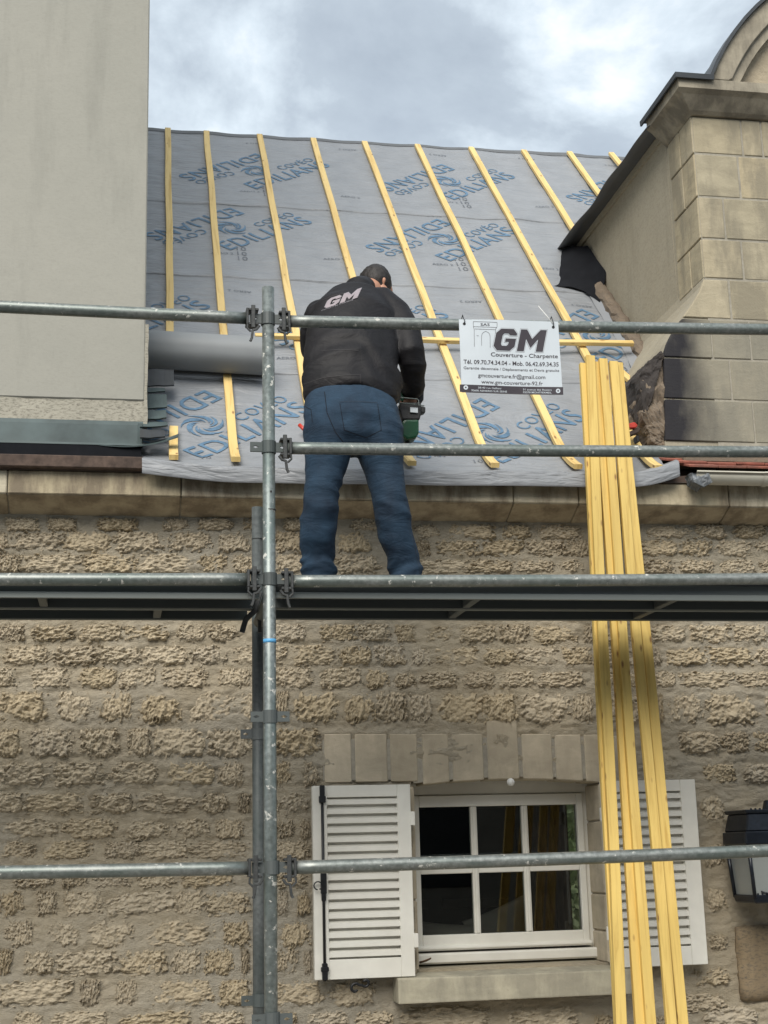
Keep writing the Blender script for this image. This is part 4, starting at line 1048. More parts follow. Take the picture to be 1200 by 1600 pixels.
# ---- eaves right of the membrane: red tiles, cream gutter
for r in range(3):
    x = 2.70 - .03 * r
    while x < 5.2:
        w = rs.uniform(.135, .16); y0 = 6.40 + .065 * r; z0 = 3.385 + .034 * r
        me = mesh(*boxd((0, 0, 0), (w - .005, .19, .012))); bevel(me, .002)
        me.transform(Matrix.Translation((x, y0, z0 + rs.uniform(0, .006))) @ Matrix.Rotation(R_(18) + rs.uniform(-.03, .03), 4, 'X') @ Matrix.Rotation(rs.uniform(-.03, .03), 4, 'Z'))
        put('roof_tile', me, M['tile'], house); x += w
box('tile_mortar', (2.72, 6.50, 3.44), (5.3, 6.64, 3.515), M['broken'], house, .01)
lump((2.42, 6.46, 3.315), (2.78, 6.6, 3.36), M['oldwood'], 'broken_eaves_board', house, .008, .02)
gp = []
GXs = onY(1085, 750, 6.36).x; gz = onY(1150, 741, 6.36).z; gr = .052
def gutter(x0, x1, mat, name, r=gr):
    pr = [(-r - .006, .004), (-r, -.006)] + [(-r * math.cos(t), -r * math.sin(t)) for t in np.linspace(.1, math.pi - .05, 14)] + [(r - .003, 0)] + [(-(r - .003) * math.cos(t), -(r - .003) * math.sin(t)) for t in np.linspace(math.pi - .05, .1, 14)]
    vs = [(x, 6.375 + a, gz + b) for x in (x0, x1) for a, b in pr]; n = len(pr)
    return put(name, fixn(mesh(vs, [(j, (j + 1) % n, n + (j + 1) % n, n + j) for j in range(n)], True)), mat, house)
gut = gutter(GXs, 5.4, M['cream'], 'gutter'); gutter(onY(1190, 750, 6.36).x, onY(1197, 750, 6.36).x, M['cream'], 'gutter_joint', gr + .004)
rough_lump(([(GXs - .03, gz - .005), (GXs + .06, gz - .005), (GXs + .07, gz - .05), (GXs + .03, gz - .075), (GXs - .015, gz - .05)], 6.325, 6.42), plain('lead_grey_patch', (.16, .175, .19), .6, .1, .4, 40, .5), 'gutter_patch', house, 5, .012, 3)

# ================================================================== SCAFFOLD
DS = 5.4
scaf = thing('scaffold', (1.3, 5.7, GZ), 'galvanised tube scaffold with guard rails and a steel deck in front of the wall', 'scaffold')
TR = .02415
fp0 = onY(421, 450, DS); fp1 = onY(418, 1600, DS); px = (fp0.x + fp1.x) / 2
def diamond_ear(c, sgn):
    """plate with a hole standing out sideways from a pole; c is the pole centre"""
    w, h, t = .046, .038, .010; x0 = TR + .002; pts = []; o = [(x0, -h / 2), (x0 + w, -h / 2), (x0 + w, h / 2), (x0, h / 2)]; cx = x0 + w * .55
    i_ = [(cx - .012, 0), (cx, -.006), (cx + .012, 0), (cx, .006)]
    om = [(x0, 0), (cx, -h / 2), (x0 + w, 0), (cx, h / 2)]
    ring_o = [(x0, 0), (x0, -h / 2), (cx, -h / 2), (x0 + w, -h / 2), (x0 + w, 0), (x0 + w, h / 2), (cx, h / 2), (x0, h / 2)]
    ring_i = [(cx - .012, 0), (cx - .006, -.003), (cx, -.006), (cx + .006, -.003), (cx + .012, 0), (cx + .006, .003), (cx, .006), (cx - .006, .003)]
    vs = []
    for yy in (-t / 2, t / 2):
        for r in (ring_o, ring_i): vs += [Vector((c[0] + sgn * x, c[1] + yy, c[2] + z)) for x, z in r]
    fs = []
    for j in range(8):
        k = (j + 1) % 8; fs += [(j, k, 8 + k, 8 + j), (16 + j, 24 + j, 24 + k, 16 + k), (j, 16 + j, 16 + k, k), (8 + j, 8 + k, 24 + k, 24 + j)]
    return vs, fs
def collar(pole, c, ears=(-1, 1), name='bracket', mat='galv_dark'):
    P = [sweepd([Vector(c) + Vector((0, 0, -.024)), Vector(c) + Vector((0, 0, .024))], circ(TR + .004, 16), Vector((0, 1, 0)))[:2]]
    for s in ears: P.append(diamond_ear((c[0], c[1] - .004, c[2]), s))
    me = fixn(mesh(*join(*P))); return put(name, me, M[mat], pole)
def wedge(led, c, sgn, dark=True):
    """wedge head at a ledger's end: forked box, pin and hanging hook"""
    x0 = c[0] + sgn * (TR + .014); x1 = c[0] + sgn * (TR + .058); y, z = c[1], c[2]
    a, b = min(x0, x1), max(x0, x1); P = []
    P.append(boxd((x1 - .005, y - .03, z - .032), (x1 + .005, y + .03, z + .034)))
    P.append(boxd((a + .004, y - .028, z + .024), (b, y + .028, z + .034)))
    P.append(boxd((a + .004, y - .028, z - .036), (b, y + .028, z - .026)))
    me = fixn(mesh(*join(*P))); bevel(me, .002); put('wedge_head', me, M['cast'], led)
    xc = c[0] + sgn * (TR + .036)
    pin = boxd((xc - .008, y - .034, z - .05), (xc + .008, y - .026, z + .045))
    me = mesh(*pin); bevel(me, .002)
    put('wedge_pin', me, M['cast'], led)
    hk = [(xc - sgn * .024, z - .040), (xc - sgn * .012, z - .056), (xc + sgn * .002, z - .06), (xc + sgn * .004, z - .075), (xc + sgn * .006, z - .092), (xc + sgn * .012, z - .106)]
    beam('wedge_hook', [Vector((p_[0], y - .03, p_[1])) for p_ in hk], .010, .010, M['cast'], led, Vector((0, 1, 0)), .002)
    beam('wedge_claw', [Vector((xc + sgn * .022, y - .03, z - .034)), Vector((xc + sgn * .024, y - .03, z - .052)), Vector((xc + sgn * .010, y - .03, z - .066))], .008, .008, M['cast'], led, Vector((0, 1, 0)), .002)
def standard(x, y, ztop, lean=0):
    st = tube('standard', [(x + lean * 1.0, y, GZ + .02), (x + lean * .5, y, (ztop) / 2), (x, y, ztop)], TR, M['galv'], scaf, 24)
    box('base_plate', (x - .07, y - .07, GZ), (x + .07, y + .07, GZ + .012), M['galv_dark'], st, .002)
    return st
topz = fp0.z
std = standard(px + .008, DS, topz, -.012)
LZ = {'top': 3.673, 'mid': 3.147, 'deck': 2.628, 'low': 1.568}
for v in (507, 703, 905, 1357): pass
for z in (3.673, 3.147, 2.628, 1.568): collar(std, (px + .006, DS, z))
for v in (1120, 1593): collar(std, (px + .003, DS, onY(421, v, DS).z))
tube('pole_joint', [(px + .008, DS, onY(421, 798, DS).z), (px + .008, DS, onY(421, 796.4, DS).z)], TR + .0008, M['cast'], std, 24)
tube('blue_tape', [(px + .004, DS, onY(421, 1005, DS).z), (px + .004, DS, onY(421, 999, DS).z)], TR + .0006, M['blue'], std, 24)
tube('pin_hole', [(px + .011, DS - TR - .0006, onY(421, 770, DS).z), (px + .011, DS - TR + .006, onY(421, 770, DS).z)], .0042, M['black'], std, 12)
RY = 6.05; rx = onY(402, 800, RY).x
std2 = standard(rx, RY, onY(402, 793, RY).z, -.006)
std2.data.materials.clear(); std2.data.materials.append(M['galv_dark'])
for v in (1147, 1563): collar(std2, (rx - .002, RY, onY(400, v, RY).z), (-1,))
tube('pole_joint', [(rx, RY, onY(402, 842, RY).z), (rx, RY, onY(402, 843.5, RY).z)], TR + .0008, M['cast'], std2, 24)
for xx in (px - 2.5, px + 2.5):
    for yy, zt in ((DS, topz), (RY, 3.05)): standard(xx, yy, zt)
def ledger(p0, p1, name='ledger', e0=True, e1=True, mat='galv_rail', par=None):
    p0, p1 = Vector(p0), Vector(p1); n = 24
    path = [p0.lerp(p1, i / n) + Vector((0, 0, -.004 * math.sin(math.pi * i / n))) for i in range(n + 1)]
    return tube(name, path, TR, M[mat], scaf, 20)
GAP = TR + .052
def right_rail(z0, z1, name):
    l = ledger((px + GAP, DS, z0), (px + 2.5 - GAP, DS, z1), name); wedge(l, (px + .006, DS, z0), 1); wedge(l, (px + 2.5, DS, z1), -1); return l
def left_rail(z0, z1, name):
    l = ledger((px - 2.5 + GAP, DS, z0), (px - GAP, DS, z1), name); wedge(l, (px + .006, DS, z1), -1); wedge(l, (px - 2.5, DS, z0), 1); return l
right_rail(3.669, 3.728, 'guard_rail'); right_rail(3.147, 3.190, 'guard_rail'); right_rail(2.622, 2.656, 'ledger'); right_rail(1.566, 1.588, 'ledger')
left_rail(3.700, 3.675, 'guard_rail'); left_rail(2.617, 2.628, 'ledger'); left_rail(1.60, 1.568, 'ledger')
for zt in (2.60, 1.55):                              # rear ledgers are lower than the deck and run behind it
    pass
tr = ledger((px + .004, DS + GAP - .02, 2.56), (rx, RY - GAP + .02, 2.56), 'transom', mat='galv_dark')
# brackets hanging below the deck at the pole pair
bk = beam('deck_claw', [onY(406, 925, 5.7), onY(398, 955, 5.7), onY(384, 968, 5.7), onY(378, 988, 5.7)], .022, .014, M['cast'], scaf, Vector((0, 1, 0)))
beam('deck_claw', [onY(412, 935, 5.8), onY(405, 958, 5.8), onY(406, 988, 5.8)], .016, .012, M['cast'], scaf, Vector((0, 1, 0)))
# steel deck planks, two side by side per bay
DKB = 2.566; DKT = 2.634
def plank(x0, x1, y0, y1, zo, ribs):
    dk = box('deck_plank', (x0, y0, DKT - .008 + zo), (x1, y1, DKT + zo), M['deck'], scaf, 0)
    def rail(ya, yb, mt='galv_dark'): return box('side_rail', (x0, ya, DKB + zo), (x1, yb, DKT - .008 + zo), M[mt], dk, .003)
    rail(y0, y0 + .028); rail(y1 - .03, y1)
    for r in ribs: box('stiffener', (r - .016, y0 + .028, DKB + .004 + zo), (r + .016, y1 - .03, DKT - .012 + zo), M['galv_dark'], dk, .003)
    # lip on the near side
    box('edge_lip', (x0, y0 - .008, DKB - .004 + zo), (x1, y0 - .0005, DKB + .020 + zo), M['galv_rail'], dk, .002)
    return dk
def rib(u, v, Y=5.6): return onZ(u, v, DKB).x
plank(px + .03, px + 2.46, 5.44, 5.708, .0, [rib(750, 936), rib(1068, 934)]); plank(px + .03, px + 2.46, 5.712, 5.985, .002, [rib(725, 955), rib(1030, 953)])
plank(px - 2.46, px - .03, 5.44, 5.708, -.004, [rib(65, 935), px - 1.7]); plank(px - 2.46, px - .03, 5.712, 5.985, -.002, [rib(247, 955), px - 1.5])
plank(px - 4.9, px - 2.52, 5.44, 5.985, 0, []); plank(px + 2.52, px + 4.9, 5.44, 5.985, 0, [])

# ================================================================== LEANING TIMBERS
def lean(u, v, off=0): n = Vector((0, -1, .187)).normalized(); return onP(u, v, Vector((0, 6.29 + off, 3.35)), n)
tl = [((911.5, 569), (966, 1600), .026, .0, .040, 'thin timber showing only its edge at the left of the leaning bundle'),
      ((921, 557), (970, 1600), .0, .001, .044, 'tallest timber, standing slightly apart at the left of the leaning bundle'),
      ((932.5, 567), (1000, 1600), .024, .0, .040, 'timber set back in the gap left of the middle of the leaning bundle'),
      ((942, 562), (1015, 1600), .0, .002, .042, 'timber with two dark knots in the middle of the leaning bundle'),
      ((957, 566), (1048, 1600), .002, .0, .042, 'front timber second from the right of the leaning bundle'),
      ((966, 568), (1067, 1600), .028, .0, .044, 'rearmost timber at the right edge of the leaning bundle')]
for k, (t, b, off, yo, w, lab) in enumerate(tl):
    a = lean(t[0], t[1], off * .8); c = lean(b[0], b[1], off); d = (c - a); g_ = a + d * ((GZ - a.z) / d.z)
    path = [a.lerp(g_, i / 14) + Vector((.003 * math.sin(i * .7 + k * 2), -.004 * math.sin(math.pi * i / 14), 0)) for i in range(15)]
    o = put('timber', uvmesh(*sweepd(path, rect(w, .026, .002), Vector((0, 1, 0)))), M['timber']); tag(o, lab, 'timber', 'timbers leaning on the eave')

# ================================================================== COMPANY SIGN
sign = thing('company_sign', onY(798, 556, 5.365), 'pale company sign with large dark letters hanging on the top guard rail', 'sign')
SA, SB, SC, SD = onY(717, 499, 5.368), onY(872.5, 502, 5.368), onY(879, 617, 5.362), onY(721, 613, 5.362)
def sp_(u, v, h=0):                                  # unit square, v from the top
    p = SA.lerp(SB, u).lerp(SD.lerp(SC, u), v); return p + Vector((0, -h - .004 * math.sin(u * 5 + v * 2) , 0))
n = 10
vs = [sp_(i / n, j / n) for j in range(n + 1) for i in range(n + 1)] + [sp_(i / n, j / n, -.004) for j in range(n + 1) for i in range(n + 1)]
K = (n + 1) ** 2
fs = [(j * (n + 1) + i, j * (n + 1) + i + 1, (j + 1) * (n + 1) + i + 1, (j + 1) * (n + 1) + i) for j in range(n) for i in range(n)]
fs += [tuple(K + q for q in reversed(f)) for f in fs]
per = [i for i in range(n + 1)] + [j * (n + 1) + n for j in range(1, n + 1)] + [n * (n + 1) + i for i in range(n - 1, -1, -1)] + [j * (n + 1) for j in range(n - 1, 0, -1)]
fs += [(per[i], per[(i + 1) % len(per)], K + per[(i + 1) % len(per)], K + per[i]) for i in range(len(per))]
panel = put('sign_panel', fixn(mesh(vs, fs)), M['signwhite'], sign)
SWd, SHt = (SB - SA).length, (SD - SA).length
def sput(vs, fs, mat, h, name='sign_lettering'):
    vs, fs = cut(vs, fs, .1)
    me = mesh([sp_(x, y, h) for x, y in vs], fs); return put(name, me, M[mat], panel)
def sx(zx): return (zx - 100) / 940.0
def stext(body, x0, x1, ybase, h, mat='signink', shear=0, off=.0, lift=.0008):
    """x0,x1,ybase,h measured in the zoomed photo of the sign"""
    vs, fs = text_poly(body, 1, shear=shear, offset=off, res=3)
    lo, hi = width(vs); up = max(v[1] for v in text_poly('H', 1)[0]); U = lambda y_, x_: (y_ - 118 - (x_ - 100) * .02) / 685.0
    o = []
    for x, y in vs:
        X = x0 + (x - lo) / (hi - lo) * (x1 - x0); Y = ybase + (X - x0) * .022 - y / up * h
        o.append((sx(X - (Y - 118) * .033), U(Y, X)))
    return sput(o, fs, mat, lift)
G_ = [(.2, 0), (.8, 0), (1, .2), (1, .56), (.5, .56), (.5, .40), (.67, .40), (.67, .3), (.6, .22), (.4, .22), (.33, .3), (.33, .7), (.4, .78), (.6, .78), (.67, .7), (1, .7), (1, .8), (.8, 1), (.2, 1), (0, .8), (0, .2)]
M_ = [(0, 0), (.27, 0), (.27, .56), (.5, .16), (.73, .56), (.73, 0), (1, 0), (1, 1), (.76, 1), (.5, .58), (.24, 1), (0, 1)]
def gm(place, mats, layers):
    res = []
    for mt, off, lift in layers:
        for L, x0, w in ((G_, 0, .42), (M_, .48, .52)):
            vs, fs = poly_fill([[(x0 + x * w, y * .42) for x, y in L]], off); res.append((mt, lift, [(x + .24 * y, y) for x, y in vs], fs))
    return res
for mt, lift, vs, fs in gm(None, None, (('signgrey', .018, .0006), ('signwhite', .011, .0010), ('signink', 0, .0014))):
    o = []
    for x, y in vs:
        X = 405 + x * 475 ; Y = 412 + x * 10 - y / .42 * 205
        o.append((sx(X - (Y - 118) * .01), (Y - 118 - (X - 100) * .02) / 685.0))
    sput(o, fs, mt, lift, 'sign_logo')
stext('Couverture - Charpente', 395, 1028, 468, 36, off=.012); stext('Tél. 09.70.74.34.04 - Mob. 06.42.69.34.35', 140, 1033, 540, 38, off=.012)
stext('Garantie décennale / Déplacements et Devis gratuits', 140, 1035, 590, 24, off=.004); stext('gmcouverture.fr@gmail.com', 275, 905, 662, 34, off=.008); stext('www.gm-couverture-92.fr', 305, 880, 722, 34, off=.008)
def spoly(pl, mat, lift): sput([(sx(x - (y - 118) * .03), (y - 118 - (x - 100) * .02) / 685.0) for x, y in pl], [tuple(range(len(pl)))], mat, lift, 'sign_mark')
spoly([(103, 733), (1066, 752), (1066, 823), (103, 803)], 'signink', .0006)
stext('38-42 rue Gallieni', 275, 490, 768, 16, 'signwhite', off=.004, lift=.0012); stext('92600 ASNIERES SUR SEINE', 212, 545, 795, 16, 'signwhite', off=.004, lift=.0012)
stext('31 avenue des Rosiers', 695, 960, 780, 16, 'signwhite', off=.004, lift=.0012); stext('93370 MONTFERMEIL', 695, 960, 806, 16, 'signwhite', off=.004, lift=.0012)
stext('SAS', 300, 385, 182, 24, off=.006)
def sline(pts, w=3, mat='signink'):
    for (a, b) in zip(pts, pts[1:]):
        d = Vector((b[0] - a[0], b[1] - a[1])); k = Vector((-d.y, d.x)).normalized() * w / 2
        spoly([(a[0] - k.x, a[1] - k.y), (b[0] - k.x, b[1] - k.y), (b[0] + k.x, b[1] + k.y), (a[0] + k.x, a[1] + k.y)], mat, .0008)
sline([(240, 380), (240, 215), (232, 185), (232, 142), (455, 150), (455, 190), (440, 215), (436, 300)]); sline([(232, 190), (450, 198)]); sline([(245, 212), (440, 220)])
sline([(308, 370), (308, 285), (312, 262), (325, 245), (347, 236), (370, 245), (384, 262), (388, 285), (388, 390)]); sline([(262, 276), (282, 278)])
def ring2(cx, cy, r0, r1, n=20):
    vs = [(cx + r * math.cos(2 * math.pi * i / n), cy + r * math.sin(2 * math.pi * i / n)) for r in (r0, r1) for i in range(n)]
    return vs, [(i, (i + 1) % n, n + (i + 1) % n, n + i) for i in range(n)]
for cx_, cy_ in ((158, 762), (1018, 788)):
    v2, f2 = ring2(cx_, cy_, 8, 21); sput([(sx(x - (y - 118) * .03), (y - 118 - (x - 100) * .02) / 685.0) for x, y in v2], f2, 'signwhite', .0018, 'sign_eyelet')
for cx_, cy_ in ((148, 162), (990, 190)):
    v2, f2 = ring2(cx_, cy_, 2, 14); sput([(sx(x), (y - 118 - (x - 100) * .02) / 685.0) for x, y in v2], f2, 'black', .0008, 'sign_eyelet')
    c = sp_(sx(cx_), (cy_ - 118 - (cx_ - 100) * .02) / 685.0, .003); zc = 3.69 + (c.x - px) * .0236 - .015
    loop = [c + Vector((0, .0, 0)), c + Vector((.001, -.004, .015)), Vector((c.x, DS - TR - .006, zc)), Vector((c.x, DS - .012, zc + TR + .004)), Vector((c.x, DS + TR, zc + .01)), Vector((c.x, DS + .01, zc - TR - .003)), c + Vector((0, .006, 0))]
    tube('cable_tie', loop, .0018, M['black'], sign, 6, Vector((1, 0, 0)))
c = sp_(sx(985), .03, .004); tube('cable_tie_tail', [c, c + Vector((-.02, .01, .035)), c + Vector((-.048, .03, .085))], .0016, M['white'], sign, 6, Vector((0, 1, 0)))

# ================================================================== LANTERN and pitted block
lan = thing('wall_lantern', (2.895, 6.36, 1.34), 'black iron lantern with pale glass on the wall right of the shutter', 'lantern')
def lz(v, u=1140): return onY(u, v, 6.32).z
lx0 = onY(1143, 1400, 6.30).x; LC = lx0 + .262; LY = 6.40
def frust(w0, w1, z0, z1, mat, name, bv=.003, flat=.7):
    vs = [Vector((LC + sx_ * w, LY + sy * w * flat, z)) for z, w in ((z0, w0), (z1, w1)) for sx_, sy in ((-1, -1), (1, -1), (1, 1), (-1, 1))]
    me = mesh(vs, list(BF)); bevel(me, bv); return put(name, me, M[mat], lan)
zb, zg0, zg1, zr0, zr1, ztp = lz(1413), lz(1404), lz(1320), lz(1316), lz(1300), lz(1268)
frust(.155, .165, zb, zg0 + .012, 'lantern', 'base_tray', .006)
frust(.187, .185, zr0 - .012, zr1, 'lantern', 'eave_ring', .005)
frust(.178, .160, zr1, ztp - .01, 'lantern', 'roof', .006)
frust(.168, .175, ztp - .012, ztp + .006, 'lantern', 'top_gallery', .004)
frust(.03, .02, ztp + .006, ztp + .05, 'lantern', 'chimney', .004)
for sx_, sy in ((-1, -1), (1, -1), (1, 1), (-1, 1)):
    tube('corner_bar', [(LC + sx_ * .155, LY + sy * .155 * .7, zg0), (LC + sx_ * .172, LY + sy * .172 * .7, zr0 - .01)], .009, M['lantern'], lan, 8)
for k in range(14):
    for zz_, ww, nm in ((zg0 + .012, .150, 'gallery_bead'), (ztp + .004, .15, 'gallery_bead')):
        x = LC - ww + 2 * ww * (k + .5) / 14; box(nm, (x - .004, LY - ww * .72 - .002, zz_ - .012), (x + .004, LY - ww * .72 + .006, zz_ + .008), M['lantern'], lan, .001)
zgA, zgB = zg0 + .006, zr0 - .012
def pane(p): return put('glass_pane', mesh(p, [(0, 1, 2, 3)]), M['mirror'], lan)
w0, w1 = .150, .165
pane([(LC - w0, LY - w0 * .7, zgA), (LC + w0, LY - w0 * .7, zgA), (LC + w1, LY - w1 * .7, zgB), (LC - w1, LY - w1 * .7, zgB)])
pane([(LC - w0 + .001, LY + w0 * .7, zgA), (LC - w0 + .001, LY - w0 * .7, zgA), (LC - w1, LY - w1 * .7, zgB), (LC - w1, LY + w1 * .7, zgB)])
pane([(LC + w0, LY - w0 * .7, zgA), (LC + w0, LY + w0 * .7, zgA), (LC + w1, LY + w1 * .7, zgB), (LC + w1, LY - w1 * .7, zgB)])
for sg in (-1, 1):
    sc_ = [Vector((LC + sg * (.035 + .026 * math.cos(t) * (1 - t / 12)), LY - .113, zgA + .030 + .022 * math.sin(t) * (1 - t / 12))) for t in np.linspace(-2.6, 4.4, 26)]
    sc_ = [Vector((LC + sg * .125, LY - .113, zgA + .022)), Vector((LC + sg * .095, LY - .113, zgA + .012)), Vector((LC + sg * .075, LY - .113, zgA + .014))] + sc_[4:]
    tube('scroll', sc_, .0035, M['lantern'], lan, 6, Vector((0, 1, 0)))
tube('wall_arm', [(LC, LY + .05, zr1 + .02), (LC, 6.62, zr1 + .02)], .012, M['lantern'], lan, 8)
pb0 = onY(1147, 1447, DW); pb1 = onY(1149, 1565, DW)
me = mesh(*boxd((pb0.x, DW - .035, pb1.z), (pb0.x + .36, DW + .05, pb0.z)))
bm = bmesh.new(); bm.from_mesh(me); bmesh.ops.subdivide_edges(bm, edges=bm.edges[:], cuts=14, use_grid_fill=True)
bmesh.ops.bevel(bm, geom=[], offset=0)
cxx, czz = pb0.x + .18, (pb0.z + pb1.z) / 2
for v in bm.verts:
    a, b = (v.co.x - cxx) / .18, (v.co.z - czz) / ((pb0.z - pb1.z) / 2); r = max(abs(a), abs(b))
    if v.co.y < DW: v.co.y += .02 * max(0, r - .85) / .15; v.co.x -= a * .005 * max(0, abs(b)) ** 6; v.co.z -= b * .005 * abs(a) ** 6
    v.co += Vector((.4, 1, .4)) * .011 * fbm(v.co * 30, 4, .6)
bm.to_mesh(me); bm.free(); me.polygons.foreach_set('use_smooth', [True] * len(me.polygons)); put('pitted_block', me, M['block'], wall)

# ================================================================== WORKER
def capsule_chain(pts, sub=14, ck=1.0):
    """pts: (Vector, rx, ry) list; returns tapered chain as spheres lofted: verts/faces of ring loft with end caps"""
    vs, fs = [], []
    P = [p[0] for p in pts]; n = len(P); rings = []
    for i in range(n):
        t = (P[min(i + 1, n - 1)] - P[max(i - 1, 0)]).normalized(); ref = Vector((1, 0, 0)) if abs(t.x) < .8 else Vector((0, 1, 0))
        b = t.cross(ref).normalized(); a = b.cross(t).normalized(); rings.append((P[i], a, b, pts[i][1], pts[i][2], t))
    ext = []
    p, a, b, r1, r2, t = rings[0]
    for k in (80, 55, 28): q = R_(k); ext.append((p - t * min(r1, r2) * math.sin(q), a, b, r1 * math.cos(q), r2 * math.cos(q), t))
    ext += rings; p, a, b, r1, r2, t = rings[-1]
    for k in (28, 55, 80): q = R_(k); ext.append((p + t * min(r1, r2) * ck * math.sin(q), a, b, r1 * math.cos(q), r2 * math.cos(q), t))
    for p, a, b, r1, r2, t in ext:
        for j in range(sub): an = 2 * math.pi * j / sub; vs.append(p + a * r1 * math.cos(an) + b * r2 * math.sin(an))
    m_ = len(ext)
    for i in range(m_ - 1):
        for j in range(sub): k = (j + 1) % sub; fs.append((i * sub + j, i * sub + k, (i + 1) * sub + k, (i + 1) * sub + j))
    fs.append(tuple(range(sub))); fs.append(tuple((m_ - 1) * sub + j for j in range(sub)))
    return vs, fs
def fused(parts, voxel=.008, smooth=6, sfac=.5):
    me = fixn(mesh(*join(*parts))); bm = bmesh.new(); bm.from_mesh(me)
    bmesh.ops.recalc_face_normals(bm, faces=bm.faces[:]); bm.to_mesh(me); bm.free()
    o = bpy.data.objects.new('tmp', me); COL.objects.link(o)
    r = o.modifiers.new('r', 'REMESH'); r.mode = 'VOXEL'; r.voxel_size = voxel
    s = o.modifiers.new('s', 'SMOOTH'); s.iterations = smooth; s.factor = sfac
    dg = bpy.context.evaluated_depsgraph_get(); dg.update(); m2 = bpy.data.meshes.new_from_object(o.evaluated_get(dg))
    bpy.data.objects.remove(o); m2.polygons.foreach_set('use_smooth', [True] * len(m2.polygons)); return m2
def J(u, v, Y): return onY(u, v, Y)
man = thing('person', (J(555, 900, 5.80).x, 5.80, DKT), 'worker seen from behind in black jacket and blue jeans bending towards the roof', 'person')
PY = 5.80
zd = DKT
knL, anL = J(499, 792, 5.77), J(497, 880, 5.83); knR, anR = J(611, 792, 5.77), J(633, 880, 5.83)
hipL, hipR = J(514, 690, 5.80), J(592, 690, 5.80)
ftL = Vector((anL.x - .005, anL.y, zd + .10)); ftR = Vector((anR.x + .01, anR.y, zd + .10))
pel = J(551, 655, 5.80); waist = J(546, 612, 5.84); chest = J(548, 540, 5.95); sho = J(556, 480, 6.07)
shR = J(622, 492, 6.03); elR = J(644, 558, 5.93); wrR = J(645, 606, 6.04)
shL_ = J(500, 492, 6.08); elL = J(488, 548, 6.22); wrL = J(520, 600, 6.42)
neck = J(572, 456, 6.17); head = J(586, 449, 6.27)
def V(x, y, z): return Vector((x, y, z))
# body: one continuous surface
B = []
B.append(capsule_chain([(pel + V(0, .02, 0), .12, .07), (waist, .13, .08), (chest, .15, .10), (sho, .15, .09)]))
B.append(capsule_chain([(sho, .06, .06), (neck, .056, .056), (head, .055, .055)]))
B.append(capsule_chain([(head + V(0, -.01, .012), .072, .088), (head + V(0, .03, .008), .074, .09), (head + V(.008, .06, -.03), .058, .06), (head + V(.012, .075, -.06), .038, .04)], 20))
B.append(capsule_chain([(head + V(.028, .105, -.01), .012, .012), (head + V(.03, .118, -.03), .014, .014)], 10))     # nose
B.append(capsule_chain([(head + V(.015, .098, -.052), .018, .007), (head + V(.02, .1, -.055), .016, .006)], 10))      # mouth
for sx_ in (-1, 1):
    B.append(capsule_chain([(head + V(sx_ * .076, .022, .014), .009, .018), (head + V(sx_ * .080, .016, -.012), .008, .014)], 10))     # ears
    B.append(capsule_chain([(head + V(.015 + sx_ * .030, .092, -.004), .012, .008), (head + V(.015 + sx_ * .03, .096, -.004), .01, .007)], 10))  # eye sockets
B.append(capsule_chain([(shR, .05, .05), (elR, .034, .034), (wrR, .028, .028)])); B.append(capsule_chain([(shL_, .05, .05), (elL, .034, .034), (wrL, .028, .028)]))
for h, k, an_, f in ((hipL, knL, anL, ftL), (hipR, knR, anR, ftR)):
    B.append(capsule_chain([(h, .085, .085), (k, .055, .055), (an_, .042, .042), (f, .038, .038)]))
    B.append(capsule_chain([(Vector((f.x, f.y - .03, zd + .04)), .035, .04), (Vector((f.x + .01, f.y + .10, zd + .035)), .042, .03), (Vector((f.x + .015, f.y + .18, zd + .03)), .038, .024)]))
def hand(w, dirv, side, curl):
    """palm and five fingers, curled about what they hold"""
    dirv = dirv.normalized(); sd_ = side - side.dot(dirv) * dirv; sd_.normalize(); nrm = dirv.cross(sd_)
    out = [capsule_chain([(w, .026, .020), (w + dirv * .045, .036, .017), (w + dirv * .078, .038, .015)], 12)]
    for i, (L, o) in enumerate(((.068, -.030), (.078, -.010), (.073, .010), (.058, .029))):
        p = w + dirv * .082 + sd_ * o; d = dirv.copy(); pts = [(w + dirv * .06 + sd_ * o, .010, .010)]
        for s in range(3):
            pts.append((p.copy(), .0095 - .0008 * s, .0095 - .0008 * s)); p = p + d * L * (.42, .32, .26)[s]; d = (d * math.cos(curl) + nrm * math.sin(curl)).normalized()
        pts.append((p.copy(), .007, .007)); out.append(capsule_chain(pts, 8))
    p = w + dirv * .03 - sd_ * .028; q1 = p - sd_ * .022 + dirv * .022 + nrm * .012; q2 = q1 + dirv * .024 + nrm * .020
    out.append(capsule_chain([(p, .014, .014), (q1, .011, .011), (q2, .009, .009)], 8)); return out
hR = wrR + V(-.004, .012, -.018)
B += hand(hR, V(-.06, .35, -1), V(1, .2, 0), .75); B += hand(wrL, V(.2, .8, -.5), V(1, -.2, 0), .25)
bodym = fused(B, .0065, 3, .5); put('body', bodym, M['skin'], man)
